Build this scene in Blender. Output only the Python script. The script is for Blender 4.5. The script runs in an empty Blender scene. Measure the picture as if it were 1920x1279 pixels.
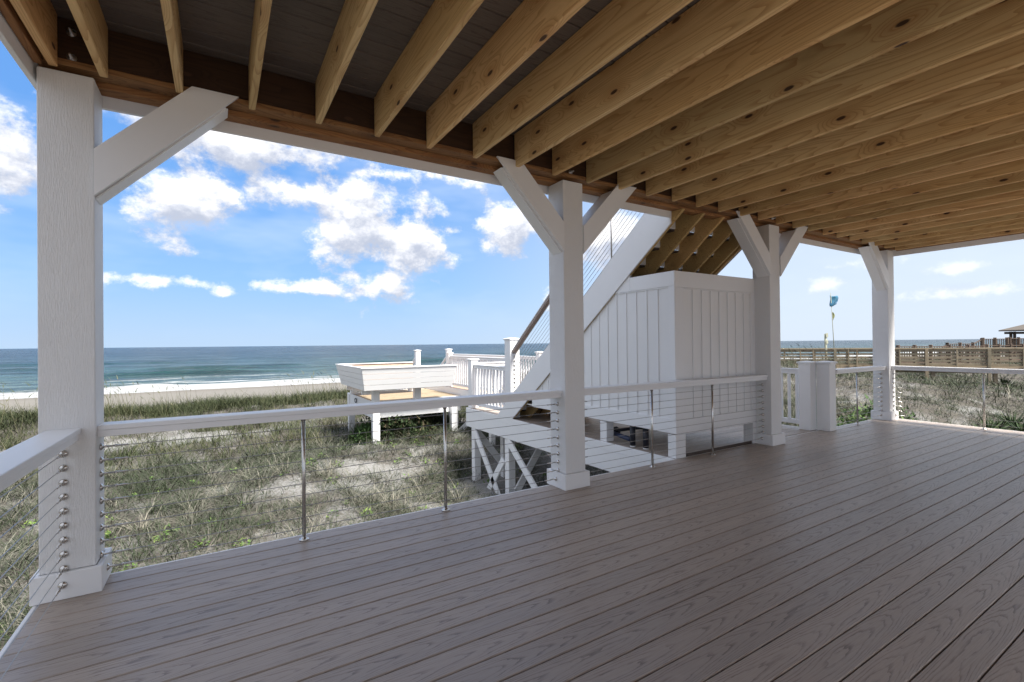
import bpy, math, random
import numpy as np
from mathutils import Vector, Matrix
random.seed(7); rng = np.random.default_rng(11)
R = math.radians
S = bpy.context.scene
COL = S.collection

# ------------------------------------------------------------------ camera
def cam_basis(yaw, pitch, roll):
    y, p, r = R(yaw), R(pitch), R(roll)
    fw = Vector((-math.sin(y)*math.cos(p), math.cos(y)*math.cos(p), math.sin(p)))
    rt = Vector((math.cos(y), math.sin(y), 0)); up = rt.cross(fw)
    return rt*math.cos(r)+up*math.sin(r), up*math.cos(r)-rt*math.sin(r), fw
rt, up, fw = cam_basis(-31.6148, .3022, -.5708)
cd = bpy.data.cameras.new('camera'); cam = bpy.data.objects.new('camera', cd); COL.objects.link(cam)
cd.sensor_width = 36; cd.lens = 891.585/1920*36; cd.clip_start = .05; cd.clip_end = 40000
M = Matrix.Identity(4)
for i in range(3):
    M[i][0] = rt[i]; M[i][1] = up[i]; M[i][2] = -fw[i]
M[2][3] = 1.35
cam.matrix_world = M
S.camera = cam

# ------------------------------------------------------------------ world, sun, exposure
SUN_DIR = Vector((.13, -.54, .83)).normalized()     # towards the sun, high behind the house
SUN_EL = math.asin(SUN_DIR.z); SUN_AZ = math.atan2(SUN_DIR.x, SUN_DIR.y)
S.view_settings.view_transform = 'Standard'; S.view_settings.look = 'None'
S.view_settings.gamma = 1; S.view_settings.use_curve_mapping = False
S.view_settings.exposure = 1.88

class NT:
    """small node-tree writer"""
    def __init__(s, tree): s.t = tree; s.n = tree.nodes; s.l = tree.links
    def node(s, kind, **kw):
        nd = s.n.new(kind)
        for k, v in kw.items(): setattr(nd, k, v)
        return nd
    def put(s, sock, v):
        if v is None: return
        if isinstance(v, bpy.types.NodeSocket): s.l.new(v, sock)
        else:
            try: sock.default_value = v
            except Exception: sock.default_value = (*v, 1)
    def math(s, op, a, b=None, c=None, clamp=False):
        nd = s.node('ShaderNodeMath', operation=op, use_clamp=clamp)
        for i, v in enumerate((a, b, c)): s.put(nd.inputs[i], v)
        return nd.outputs[0]
    def vm(s, op, a, b=None, out=0):
        nd = s.node('ShaderNodeVectorMath', operation=op); s.put(nd.inputs[0], a); s.put(nd.inputs[1], b)
        return nd.outputs[out]
    def noise(s, vec, scale=5, detail=2, rough=.5, w=None, dist=0):
        nd = s.node('ShaderNodeTexNoise')
        if w is not None: nd.noise_dimensions = '4D'; s.put(nd.inputs['W'], w)
        s.put(nd.inputs['Vector'], vec); nd.inputs['Scale'].default_value = scale
        nd.inputs['Detail'].default_value = detail; nd.inputs['Roughness'].default_value = rough
        nd.inputs['Distortion'].default_value = dist
        return nd.outputs['Fac']
    def ramp(s, fac, stops, interp='LINEAR'):
        nd = s.node('ShaderNodeValToRGB'); nd.color_ramp.interpolation = interp
        e = nd.color_ramp.elements
        while len(e) < len(stops): e.new(.5)
        for el, (p, c) in zip(e, stops):
            el.position = p; el.color = (*c, 1) if len(c) == 3 else c
        s.put(nd.inputs[0], fac); return nd.outputs[0]
    def mix(s, f, a, b, blend='MIX'):
        nd = s.node('ShaderNodeMix', data_type='RGBA', blend_type=blend)
        s.put(nd.inputs[0], f); s.put(nd.inputs[6], a if isinstance(a, bpy.types.NodeSocket) else (*a, 1))
        s.put(nd.inputs[7], b if isinstance(b, bpy.types.NodeSocket) else (*b, 1)); return nd.outputs[2]
    def mapr(s, v, a, b, c, d, smooth=False):
        nd = s.node('ShaderNodeMapRange'); nd.clamp = True
        if smooth: nd.interpolation_type = 'SMOOTHSTEP'
        for i, x in enumerate((v, a, b, c, d)): s.put(nd.inputs[i], x)
        return nd.outputs[0]
    def scale(s, vec, xyz):
        return s.vm('MULTIPLY', vec, xyz)

world = bpy.data.worlds.new('World'); S.world = world; world.use_nodes = True
W = NT(world.node_tree); W.n.clear()
sky = W.node('ShaderNodeTexSky'); sky.sky_type = 'NISHITA'; sky.sun_disc = False
sky.sun_elevation = SUN_EL; sky.sun_rotation = SUN_AZ; sky.air_density = 1.0; sky.dust_density = .6; sky.ozone_density = 1.6
tc = W.node('ShaderNodeTexCoord'); d = tc.outputs['Generated']
sep = W.node('ShaderNodeSeparateXYZ'); W.put(sep.inputs[0], d)
az = W.math('ARCTAN2', sep.outputs[0], sep.outputs[1]); el = W.math('ARCSINE', sep.outputs[2])
cmb = W.node('ShaderNodeCombineXYZ'); W.put(cmb.inputs[0], az); W.put(cmb.inputs[1], el)
P = cmb.outputs[0]
def cloud_field(P, dvec):
    warp = W.noise(W.scale(dvec, (1, 1, 1.5)), 7, 6, .55)
    clouds = [(-.265,.266,.055,.060,1),(-.070,.247,.100,.056,1),(.051,.353,.165,.040,.8),(.130,.282,.085,.036,.8),
        (.255,.245,.100,.072,1.1),(.355,.226,.075,.080,1.1),(.356,.335,.150,.020,.6),(.549,.236,.056,.044,1),
        (-.096,.110,.072,.015,.9),(.008,.097,.018,.009,.7),(.159,.109,.080,.015,.9),(.285,.120,.062,.034,.9),
        (.743,.220,.075,.052,.9),(1.145,.100,.026,.012,.6),(1.176,.128,.040,.012,.5),(1.326,.073,.049,.010,.5),(1.309,.110,.034,.010,.6),(.66,.10,.04,.02,.5),
        (-.62,.30,.26,.17,1.3),(-1.15,.22,.42,.20,1.5),(-1.75,.42,.55,.30,1.5),(-2.45,.28,.55,.24,1.5),(-3.1,.45,.5,.3,1.5),(3.0,.25,.5,.25,1.5),  # from here on: large unseen clouds added out of view to brighten the porch
        (2.35,.40,.55,.30,1.5),(1.80,.22,.30,.16,1.4),(0,1.05,1.6,.36,1.4),(2.1,1.10,1.5,.38,1.4),(-2.1,1.05,1.5,.38,1.4)]
    best = None
    for a, e, ra, re, wgt in clouds:
        q = W.vm('MULTIPLY', W.vm('SUBTRACT', P, (a, e, 0)), (.74/ra, .74/re, 0))
        v = W.math('MULTIPLY', W.math('SUBTRACT', 1.0, W.vm('LENGTH', q, out=1)), wgt)
        best = v if best is None else W.math('MAXIMUM', best, v)
    best = W.math('MAXIMUM', best, -1.2)
    n2 = W.noise(W.scale(dvec, (1, 1, 1.3)), 24, 8, .68)
    f = W.math('ADD', best, W.math('MULTIPLY', W.math('SUBTRACT', warp, .5), 2.9))
    return W.math('ADD', f, W.math('MULTIPLY', W.math('SUBTRACT', n2, .5), 1.35))
f0 = cloud_field(P, d)
# the same field a little higher up: where it is thicker above, the cloud is shaded
f1 = cloud_field(W.vm('ADD', P, (-.010, .026, 0)), W.vm('ADD', d, (-.010, 0, .026)))
dens = W.mapr(f0, .08, .60, 0, 1, True)
shade = W.mapr(W.math('SUBTRACT', f0, f1), -.50, .62, 0, 1, True)
ccol = W.mix(shade, (.30, .325, .39), (.66, .655, .66))
hz = W.ramp(sep.outputs[2], [(0, (.27, .37, .50)), (.12, (.165, .305, .525)), (.34, (.078, .21, .48)), (1, (.06, .17, .46))])
azm = W.mapr(W.math('COSINE', W.math('SUBTRACT', az, 1.6)), .25, 1.0, 0, 1, True)
skyc = W.mix(.0, sky.outputs[0], sky.outputs[0])
# the real sky radiance, with the milky marine haze of this coast laid over it
skys = W.vm('SCALE', sky.outputs[0]); skys.node.inputs[3].default_value = .10
hazef = W.math('MULTIPLY', W.mapr(el, 0, .5, .96, .85), 1.0)
hazec = W.mix(W.math('MULTIPLY', azm, .92), hz, (.40, .45, .52))
base = W.mix(hazef, skys, hazec)
veil = W.math('MULTIPLY', W.mapr(W.noise(W.scale(d, (1, 1, 3)), 2.6, 4, .6), .46, .80, 0, .45), W.mapr(el, .02, .2, .1, 1))
base = W.mix(veil, base, (.52, .57, .66))
final = W.mix(W.math('MULTIPLY', dens, W.math('MULTIPLY', W.mapr(el, .0, .06, .3, .97), W.mapr(W.math('ABSOLUTE', W.math('SUBTRACT', az, 1.25)), .18, .34, .50, 1))), base, ccol)
below = W.mapr(sep.outputs[2], -.02, 0, 0, 1)
final = W.mix(below, (.30, .36, .38), final)
bg = W.node('ShaderNodeBackground'); W.put(bg.inputs[0], final); bg.inputs[1].default_value = .535
out = W.node('ShaderNodeOutputWorld'); W.l.new(bg.outputs[0], out.inputs[0])

sd = bpy.data.lights.new('sun', 'SUN'); sun = bpy.data.objects.new('sun', sd); COL.objects.link(sun)
sd.energy = 2.7; sd.angle = R(13); sd.color = (1, .955, .88)
sun.rotation_euler = (-SUN_DIR).to_track_quat('-Z', 'Y').to_euler()

# ------------------------------------------------------------------ materials
def mat(name):
    m = bpy.data.materials.new(name); m.use_nodes = True
    t = NT(m.node_tree); b = m.node_tree.nodes['Principled BSDF']
    return m, t, b
def objcoord(t):
    c = t.node('ShaderNodeTexCoord'); i = t.node('ShaderNodeObjectInfo'); return c.outputs['Object'], i.outputs['Random']
def bump(t, b, h, s=.3, dist=.002):
    n = t.node('ShaderNodeBump'); n.inputs['Strength'].default_value = s; n.inputs['Distance'].default_value = dist
    t.put(n.inputs['Height'], h); t.l.new(n.outputs[0], b.inputs['Normal'])
MT = {}
def grain_field(t, co, rnd, sx, sy, sz, freq, det=1.5):
    """contour lines of a stretched noise: reads as cathedral grain along local X"""
    off = t.math('MULTIPLY', rnd, 57.0)
    n = t.noise(t.scale(co, (sx, sy, sz)), 1.0, det, .45, w=off, dist=.15)
    return t.math('FRACT', t.math('MULTIPLY', n, freq)), n, off

def m_deck(name, c0, c1, line, rough=.55):
    m, t, b = mat(name); co, rnd = objcoord(t)
    off = t.math('MULTIPLY', rnd, 57.0)
    sp = t.node('ShaderNodeSeparateXYZ'); t.put(sp.inputs[0], co)
    slow = t.noise(t.scale(co, (1.15, 0, 0)), 1, 1.5, .5, w=off)
    wander = t.math('MULTIPLY', t.math('SUBTRACT', t.noise(t.scale(co, (.9, 0, 0)), 1, 1, .5, w=t.math('ADD', off, 9.3)), .5), .10)
    yy = t.math('ADD', sp.outputs[1], wander)
    y2 = t.math('MULTIPLY', t.math('MULTIPLY', yy, yy), 950.0)
    rough_ = t.math('MULTIPLY', t.noise(t.scale(co, (5, 55, 5)), 1, 3, .6, w=off), 1.5)
    v = t.math('ADD', t.math('ADD', t.math('ADD', t.math('MULTIPLY', slow, 9.0), t.math('MULTIPLY', sp.outputs[0], 4.6)), y2), rough_)
    g = t.math('FRACT', v)
    ln = t.math('MULTIPLY', t.mapr(g, .0, .34, 1, 0), t.mapr(g, .92, 1.0, 1, 1))
    brk = t.mapr(t.noise(t.scale(co, (4, 34, 1)), 1, 3, .6, w=off), .36, .56, .12, 1)
    ln = t.math('MULTIPLY', ln, brk)
    fine = t.noise(t.scale(co, (9, 420, 30)), 1, 2, .7, w=off)
    col = t.mix(t.noise(t.scale(co, (.8, 9, 1)), 1, 3, .6, w=off), c0, c1)
    col = t.mix(t.mapr(fine, .35, .7, 0, .45), col, [x*.72 for x in c0])
    col = t.mix(t.math('MULTIPLY', ln, .75), col, line)
    tone = t.mapr(rnd, 0, 1, .92, 1.09)
    col = t.mix(1, col, t.ramp(rnd, [(0, (.90, .90, .91)), (1, (1.07, 1.05, 1.03))]), 'MULTIPLY')
    t.put(b.inputs['Base Color'], col)
    t.put(b.inputs['Roughness'], t.mapr(fine, .3, .7, rough-.08, rough+.14))
    h = t.math('SUBTRACT', t.math('MULTIPLY', fine, .5), ln); bump(t, b, h, .35, .0015)
    MT[name] = m
m_deck('composite', (.39, .325, .277), (.44, .372, .322), (.115, .088, .074), .37)
m_deck('composite_tan', (.42, .31, .235), (.48, .36, .275), (.25, .18, .13))
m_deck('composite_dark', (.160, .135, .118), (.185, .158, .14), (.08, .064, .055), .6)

def m_pine(name, c0, c1, line, knot=(.07, .035, .018), drk=.0):
    m, t, b = mat(name); co, rnd = objcoord(t)
    off = t.math('MULTIPLY', rnd, 57.0)
    sepc = t.node('ShaderNodeSeparateXYZ'); t.put(sepc.inputs[0], co)
    shift = t.node('ShaderNodeCombineXYZ'); t.put(shift.inputs[0], t.math('MULTIPLY', rnd, 31.0)); t.put(shift.inputs[1], t.math('MULTIPLY', rnd, 3.0)); t.put(shift.inputs[2], t.math('MULTIPLY', rnd, 7.0))
    cs = t.vm('ADD', co, shift.outputs[0])
    s2 = t.node('ShaderNodeSeparateXYZ'); t.put(s2.inputs[0], cs); c2 = t.node('ShaderNodeCombineXYZ')
    t.put(c2.inputs[0], t.math('MULTIPLY', s2.outputs[0], 2.0)); t.put(c2.inputs[1], t.math('MULTIPLY', t.math('ADD', s2.outputs[2], s2.outputs[1]), 5.0))
    vor = t.node('ShaderNodeTexVoronoi', voronoi_dimensions='2D'); t.put(vor.inputs['Vector'], c2.outputs[0]); vor.inputs['Scale'].default_value = 1.0
    kd = vor.outputs['Distance']
    kpick = t.math('GREATER_THAN', t.node('ShaderNodeSeparateColor').outputs[0], .5)
    sc = kpick.node.inputs[0].links[0].from_node; t.l.new(vor.outputs['Color'], sc.inputs[0])
    knotm = t.math('MULTIPLY', t.mapr(kd, .045, .080, 1, 0, True), kpick)
    halo = t.math('MULTIPLY', t.mapr(kd, .05, .40, 1, 0, True), kpick)
    n = t.noise(t.scale(co, (.55, 7, 7)), 1.0, 1.5, .45, w=off, dist=.1)
    n = t.math('ADD', n, t.math('MULTIPLY', halo, .16))
    g = t.math('FRACT', t.math('MULTIPLY', n, 22))
    ln = t.mapr(g, .55, 1.0, 0, 1)
    wide = t.noise(t.scale(co, (.35, 3, 3)), 1, 3, .55, w=off)
    fine = t.noise(t.scale(co, (6, 160, 160)), 1, 2, .7, w=off)
    col = t.mix(t.mapr(wide, .3, .7, 0, 1), c0, c1)
    col = t.mix(t.math('MULTIPLY', ln, .62), col, line)
    col = t.mix(t.mapr(fine, .35, .75, 0, .3), col, [x*.6 for x in c0])
    stain = t.mapr(t.noise(t.scale(co, (1.3, 5, 5)), 1, 4, .6, w=off), .60, .78, 0, .55)
    col = t.mix(stain, col, [x*.45 for x in line])
    col = t.mix(t.math('MULTIPLY', halo, .45), col, line)
    col = t.mix(knotm, col, knot)
    col = t.mix(1, col, t.ramp(rnd, [(0, (.74, .75, .71)), (.35, (.98, .92, .84)), (.7, (.90, .90, .86)), (1, (1.12, 1.02, .96))]), 'MULTIPLY')
    t.put(b.inputs['Base Color'], col); b.inputs['Roughness'].default_value = .72
    bump(t, b, t.math('ADD', t.math('MULTIPLY', ln, -.5), fine), .3, .001)
    MT[name] = m
m_pine('joist_pine', (.74, .50, .23), (.82, .62, .34), (.44, .21, .07))
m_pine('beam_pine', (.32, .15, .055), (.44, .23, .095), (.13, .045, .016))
m_pine('rim_shaded', (.050, .024, .010), (.075, .036, .015), (.022, .009, .004))  # near-black pine: joist-bay shade put into the rim board's colour
m_pine('stringer_pine', (.58, .40, .17), (.68, .50, .24), (.34, .18, .06))
m_pine('boardwalk_pine', (.24, .205, .15), (.31, .27, .205), (.15, .115, .08))
m_pine('platform_pine', (.36, .285, .195), (.43, .35, .25), (.26, .19, .12))
m_pine('weathered_wood', (.11, .08, .062), (.15, .115, .092), (.07, .045, .035))

def m_white(name, c=(.80, .80, .81), grain=.0, rough=.42):
    m, t, b = mat(name); co, rnd = objcoord(t)
    off = t.math('MULTIPLY', rnd, 31.0)
    spot = t.noise(co, 1.7, 4, .6, w=off)
    col = t.mix(t.mapr(spot, .35, .75, 0, .5), c, [x*.93 for x in c])
    grime = t.mapr(t.noise(t.scale(co, (1.2, 6, 6)), 1, 5, .7, w=off), .62, .85, 0, .35)
    col = t.mix(grime, col, [c[0]*.80, c[1]*.79, c[2]*.76])
    t.put(b.inputs['Base Color'], col); b.inputs['Roughness'].default_value = rough
    if grain:
        h = t.noise(t.scale(co, (20, 290, 290)), 1, 3, .6, w=off, dist=.6)
        h = t.mapr(h, .42, .62, 0, 1)
        bump(t, b, h, grain, .004)
    else:
        bump(t, b, t.noise(t.scale(co, (8, 60, 60)), 1, 3, .6, w=off), .12, .001)
    MT[name] = m
m_white('white_trim', (.86, .86, .865)); m_white('white_woodgrain', (.85, .845, .84), .55, .5); m_white('white_panel', (.86, .86, .86), .12, .5)
m_white('white_pvc', (.82, .825, .84), 0, .35)

def m_simple(name, c, rough=.5, metal=0, var=.15, scale=8):
    m, t, b = mat(name); co, rnd = objcoord(t)
    col = t.mix(t.noise(co, scale, 3, .6), [x*(1-var) for x in c], [min(1, x*(1+var)) for x in c])
    t.put(b.inputs['Base Color'], col); b.inputs['Roughness'].default_value = rough; b.inputs['Metallic'].default_value = metal
    MT[name] = m
m_simple('stainless', (.62, .60, .57), .24, 1, .06, 40)
m_simple('cable_steel', (.42, .41, .40), .45, .8, .1, 60)
m_simple('galvanised', (.62, .64, .66), .4, .9, .1, 60)
m_simple('black_foam', (.016, .018, .028), .42, 0, .3, 20)
m_simple('blue_foam', (.03, .045, .10), .40, 0, .3, 20)
m_simple('white_cap', (.8, .8, .8), .4)
m_simple('threshold_brown', (.07, .05, .04), .7)
m_simple('gap_black', (.012, .011, .010), .9)
m_simple('roof_shingle', (.13, .112, .095), .9, 0, .25, 6)
m_simple('shell_white', (.75, .73, .70), .5)
m_simple('flag_yellow', (.26, .28, .13), .8)
m_simple('sign_grey', (.30, .31, .24), .8)
m_simple('rail_composite', (.34, .27, .24), .5, 0, .1, 6)

def m_flag():
    m, t, b = mat('flag_blue'); co, rnd = objcoord(t)
    n = t.noise(co, 5, 3, .6)
    col = t.ramp(n, [(.38, (.02, .11, .20)), (.5, (.035, .16, .26)), (.58, (.09, .19, .30)), (.7, (.14, .24, .36))])
    t.put(b.inputs['Base Color'], col); b.inputs['Roughness'].default_value = .8; MT['flag_blue'] = m
m_flag()

# ------------------------------------------------------------------ mesh helpers
CACHE = {}
WM = {}
from mathutils import Euler
def new_obj(name, mesh, parent=None, loc=(0, 0, 0), rot=None):
    """loc and rot are given in the world; a child gets them relative to its parent"""
    o = bpy.data.objects.new(name, mesh); COL.objects.link(o)
    r3 = Matrix.Identity(3) if rot is None else (rot.copy() if isinstance(rot, Matrix) else Euler(rot).to_matrix())
    m = Matrix.Translation(Vector(loc)) @ r3.to_4x4()
    WM[o.name] = m
    if parent is not None:
        o.parent = parent
        m = (WM[parent.name].inverted() if parent.name in WM else Matrix.Translation(-parent.location)) @ m
    o.location = m.to_translation(); o.rotation_euler = m.to_euler()
    return o
def empty(name, loc, label=None, cat=None, group=None, kind=None):
    o = bpy.data.objects.new(name, None); COL.objects.link(o); o.location = loc; o.empty_display_size = .1
    tag(o, label, cat, group, kind); return o
def tag(o, label=None, cat=None, group=None, kind=None):
    if label: o['label'] = label
    if cat: o['category'] = cat
    if group: o['group'] = group
    if kind: o['kind'] = kind
    return o
def box_mesh(lx, ly, lz, mt, bev):
    key = (round(lx, 3), round(ly, 3), round(lz, 3), mt, round(bev, 4))
    if key in CACHE: return CACHE[key]
    me = bpy.data.meshes.new('box')
    hx, hy, hz = lx/2, ly/2, lz/2
    b = min(bev, hx*.4, hy*.4, hz*.4)
    if b <= 0:
        v = [(x*hx, y*hy, z*hz) for x in (-1, 1) for y in (-1, 1) for z in (-1, 1)]
        f = [(0, 1, 3, 2), (4, 6, 7, 5), (0, 4, 5, 1), (2, 3, 7, 6), (0, 2, 6, 4), (1, 5, 7, 3)]
    else:
        v = []; idx = {}
        for x in (-1, 1):
            for y in (-1, 1):
                for z in (-1, 1):
                    for ax in range(3):
                        p = [x*(hx-b), y*(hy-b), z*(hz-b)]
                        p[ax] = (x, y, z)[ax]*(hx, hy, hz)[ax]
                        idx[(x, y, z, ax)] = len(v); v.append(tuple(p))
        f = []
        for ax in range(3):
            o1, o2 = [(1, 2), (2, 0), (0, 1)][ax]
            for s in (-1, 1):
                q = []
                for a, c in ((-1, -1), (1, -1), (1, 1), (-1, 1)):
                    k = [0, 0, 0]; k[ax] = s; k[o1] = a; k[o2] = c; q.append(idx[(*k, ax)])
                f.append(tuple(q if s > 0 else q[::-1]))
        for ax in range(3):       # edges along axis ax
            o1, o2 = [(1, 2), (2, 0), (0, 1)][ax]
            for a in (-1, 1):
                for c in (-1, 1):
                    k0 = [0, 0, 0]; k1 = [0, 0, 0]; k0[ax] = -1; k1[ax] = 1
                    for k in (k0, k1): k[o1] = a; k[o2] = c
                    q = (idx[(*k0, o1)], idx[(*k1, o1)], idx[(*k1, o2)], idx[(*k0, o2)])
                    f.append(q if a*c > 0 else q[::-1])
        for x in (-1, 1):
            for y in (-1, 1):
                for z in (-1, 1):
                    q = tuple(idx[(x, y, z, a)] for a in range(3)); f.append(q if x*y*z > 0 else q[::-1])
    me.from_pydata(v, [], f); me.materials.append(MT[mt]); me.update()
    CACHE[key] = me; return me
ROT = {'X': (0, 0, 0), 'Y': (0, 0, R(90)), 'Z': (0, R(-90), 0)}
def box(name, x0, x1, y0, y1, z0, z1, mt, parent=None, axis=None, bev=.003):
    sx, sy, sz = x1-x0, y1-y0, z1-z0
    if axis is None: axis = 'XYZ'[max(range(3), key=lambda i: (sx, sy, sz)[i])]
    dims = {'X': (sx, sy, sz), 'Y': (sy, sx, sz), 'Z': (sz, sy, sx)}[axis]
    me = box_mesh(*dims, mt, bev)
    return new_obj(name, me, parent, ((x0+x1)/2, (y0+y1)/2, (z0+z1)/2), ROT[axis])
def frame_to(p0, p1, upv=(0, 0, 1)):
    x = (Vector(p1)-Vector(p0)); L = x.length; x.normalize()
    z = Vector(upv)
    if abs(x.dot(z)) > .999: z = Vector((1, 0, 0))
    y = z.cross(x).normalized(); z = x.cross(y)
    return Matrix(((x.x, y.x, z.x), (x.y, y.y, z.y), (x.z, y.z, z.z))), L
def beam(name, p0, p1, w, h, mt, parent=None, bev=.003, upv=(0, 0, 1)):
    m, L = frame_to(p0, p1, upv)
    return new_obj(name, box_mesh(L, w, h, mt, bev), parent, (Vector(p0)+Vector(p1))/2, m)
def cyl_mesh(L, r0, r1, n, mt):
    key = ('c', round(L, 3), round(r0, 4), round(r1, 4), n, mt)
    if key in CACHE: return CACHE[key]
    v = []; f = []
    for k in range(n):
        a = 2*math.pi*k/n
        v += [(-L/2, r0*math.cos(a), r0*math.sin(a)), (L/2, r1*math.cos(a), r1*math.sin(a))]
    for k in range(n):
        a, b = 2*k, 2*((k+1) % n); f.append((a, b, b+1, a+1))
    f.append(tuple(2*k for k in range(n))[::-1]); f.append(tuple(2*k+1 for k in range(n)))
    me = bpy.data.meshes.new('rod'); me.from_pydata(v, [], f); me.materials.append(MT[mt])
    if n >= 8:
        for p in me.polygons[:-2]: p.use_smooth = True
    CACHE[key] = me; return me
def rod(name, p0, p1, r, mt, parent=None, n=10, r1=None):
    m, L = frame_to(p0, p1)
    return new_obj(name, cyl_mesh(L, r, r if r1 is None else r1, n, mt), parent, (Vector(p0)+Vector(p1))/2, m)
def prism(name, poly, a0, a1, plane, mt, parent=None):
    """polygon extruded: plane 'XZ' along Y, 'YZ' along X, 'XY' along Z (convex or simple polygon)"""
    n = len(poly)
    def P3(p, a): return {'XZ': (p[0], a, p[1]), 'YZ': (a, p[0], p[1]), 'XY': (p[0], p[1], a)}[plane]
    V = [P3(p, a0) for p in poly]+[P3(p, a1) for p in poly]
    c = sum((Vector(v) for v in V), Vector())/len(V)
    V = [tuple(Vector(v)-c) for v in V]
    f = [tuple(range(n)), tuple(range(2*n-1, n-1, -1))]+[(i, i+n, (i+1) % n+n, (i+1) % n) for i in range(n)]
    me = bpy.data.meshes.new(name); me.from_pydata(V, [], f); me.materials.append(MT[mt]); me.update()
    import bmesh
    bm = bmesh.new(); bm.from_mesh(me); bmesh.ops.recalc_face_normals(bm, faces=bm.faces); bm.to_mesh(me); bm.free()
    return new_obj(name, me, parent, c)
def hexa(name, q0, q1, mt, parent=None):
    """solid between two quads (lists of 4 points)"""
    V = [Vector(p) for p in q0+q1]; c = sum(V, Vector())/8; V = [tuple(v-c) for v in V]
    f = [(0, 1, 2, 3), (7, 6, 5, 4), (0, 4, 5, 1), (1, 5, 6, 2), (2, 6, 7, 3), (3, 7, 4, 0)]
    me = bpy.data.meshes.new(name); me.from_pydata(V, [], f); me.materials.append(MT[mt]); me.update()
    import bmesh
    bm = bmesh.new(); bm.from_mesh(me); bmesh.ops.recalc_face_normals(bm, faces=bm.faces); bm.to_mesh(me); bm.free()
    return new_obj(name, me, parent, c)
def lathe_mesh(prof, n, mt):
    key = ('l', tuple(prof), n, mt)
    if key in CACHE: return CACHE[key]
    v = []; f = []
    for x, r in prof:
        for k in range(n):
            a = 2*math.pi*k/n; v.append((x, r*math.cos(a), r*math.sin(a)))
    for i in range(len(prof)-1):
        for k in range(n):
            a = i*n+k; b = i*n+(k+1) % n; f.append((a, a+n, b+n, b))
    f.append(tuple(range(n))); f.append(tuple(range(len(prof)*n-1, len(prof)*n-n-1, -1)))
    me = bpy.data.meshes.new('turned'); me.from_pydata(v, [], f); me.materials.append(MT[mt])
    for p in me.polygons: p.use_smooth = True
    CACHE[key] = me; return me
def turned(name, prof, p, direction, mt, parent=None, n=12):
    m, _ = frame_to(p, Vector(p)+Vector(direction))
    return new_obj(name, lathe_mesh(prof, n, mt), parent, p, m)
def np_mesh(name, verts, faces_flat, loop_total, mt, parent=None, smooth=False):
    me = bpy.data.meshes.new(name); nv = len(verts); nf = len(loop_total)
    me.vertices.add(nv); me.vertices.foreach_set('co', np.asarray(verts, dtype=np.float32).ravel())
    me.loops.add(len(faces_flat)); me.loops.foreach_set('vertex_index', np.asarray(faces_flat, dtype=np.int32))
    me.polygons.add(nf); ls = np.zeros(nf, dtype=np.int32); ls[1:] = np.cumsum(loop_total)[:-1]
    me.polygons.foreach_set('loop_start', ls)
    try: me.polygons.foreach_set('loop_total', np.asarray(loop_total, dtype=np.int32))
    except Exception: pass
    if smooth: me.polygons.foreach_set('use_smooth', np.ones(nf, dtype=bool))
    me.update(calc_edges=True); me.materials.append(mt)
    return new_obj(name, me, parent)

# ------------------------------------------------------------------ noise + terrain
_perm = rng.random((256, 256))
def vnoise(x, y):
    xi = np.floor(x).astype(int); yi = np.floor(y).astype(int); xf = x-xi; yf = y-yi
    u = xf*xf*(3-2*xf); v = yf*yf*(3-2*yf)
    g = lambda a, b: _perm[a % 256, b % 256]
    return (g(xi, yi)*(1-u)+g(xi+1, yi)*u)*(1-v)+(g(xi, yi+1)*(1-u)+g(xi+1, yi+1)*u)*v
def fbm(x, y, o=4):
    s = 0; a = .5; t = 0
    for i in range(o): s = s+a*vnoise(x*2**i+17*i, y*2**i+5*i); t += a; a *= .5
    return s/t
def smooth(a, b, x):
    t = np.clip((x-a)/(b-a), 0, 1); return t*t*(3-2*t)
CP = np.array([(-8,2,-1.6),(-3,4,-1.7),(0,4,-1.8),(3,4,-1.8),(6,3,-1.7),(-3,8,-1.5),(0,8,-1.5),(3,8,-1.5),(5,6,-1.6),(8,7,-1.4),(3,11.7,-1.13),(5.2,11.7,-1.05),
    (0,12,-1.25),(-4,12,-1.3),(-8,12,-1.3),(0,17,-1.3),(4,16,-1.2),(-6,18,-1.35),(-12,24,-1.0),(-6,23,-1.05),(-3,22,-1.02),(0,22,-.98),(4,22.5,-.95),(8,22,-.7),
    (8,14,-1.1),(12,18,-.6),(16,22,-.5),(22,26,-.6),(9,5,-1.5),(11,1.5,-1.65),(12,5,-1.3),(14,3,-1.25),(16.5,3.6,-1.25),(13,8,-.8),(17,7,-.55),(17,11,.25),(15,12,.2),(20,9,-.05),(21,13,.25),
    (24.7,7.7,-.35),(27,6.3,-.8),(30,4,-.9),(24,15,-.1),(30,12,-.3),(40,15,-.5),(52,12,-.5),(25,0,-1.3),(20,2,-1.25),(15,-3,-1.7),(60,0,-.8),(60,20,-.8),(-30,10,-1.2),(-30,22,-1.0),(-10,-6,-1.8),(5,-6,-1.8)])
def height(x, y):
    x = np.asarray(x, float); y = np.asarray(y, float)
    num = np.zeros_like(x); den = np.zeros_like(x)
    for cx, cy, cz in CP:
        w = 1/(((x-cx)**2+(y-cy)**2)+1.0)**2
        num += w*cz; den += w
    z = num/den
    hum = (fbm(x*.55, y*.55, 4)-.5)*.42+(fbm(x*2.2+9, y*2.2, 3)-.5)*.12
    near = smooth(-60, -20, x)*smooth(90, 50, x)
    z = z+hum*near
    beach = np.interp(y, [20, 27, 34, 50, 72, 90, 120], [-1.2, -2.5, -2.9, -3.2, -4.05, -4.8, -6])
    edge = 23.2+(fbm(x*.18, y*0, 2)-.5)*2.5
    k = smooth(0, 5, y-edge)
    return z*(1-k)+beach*k

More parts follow.
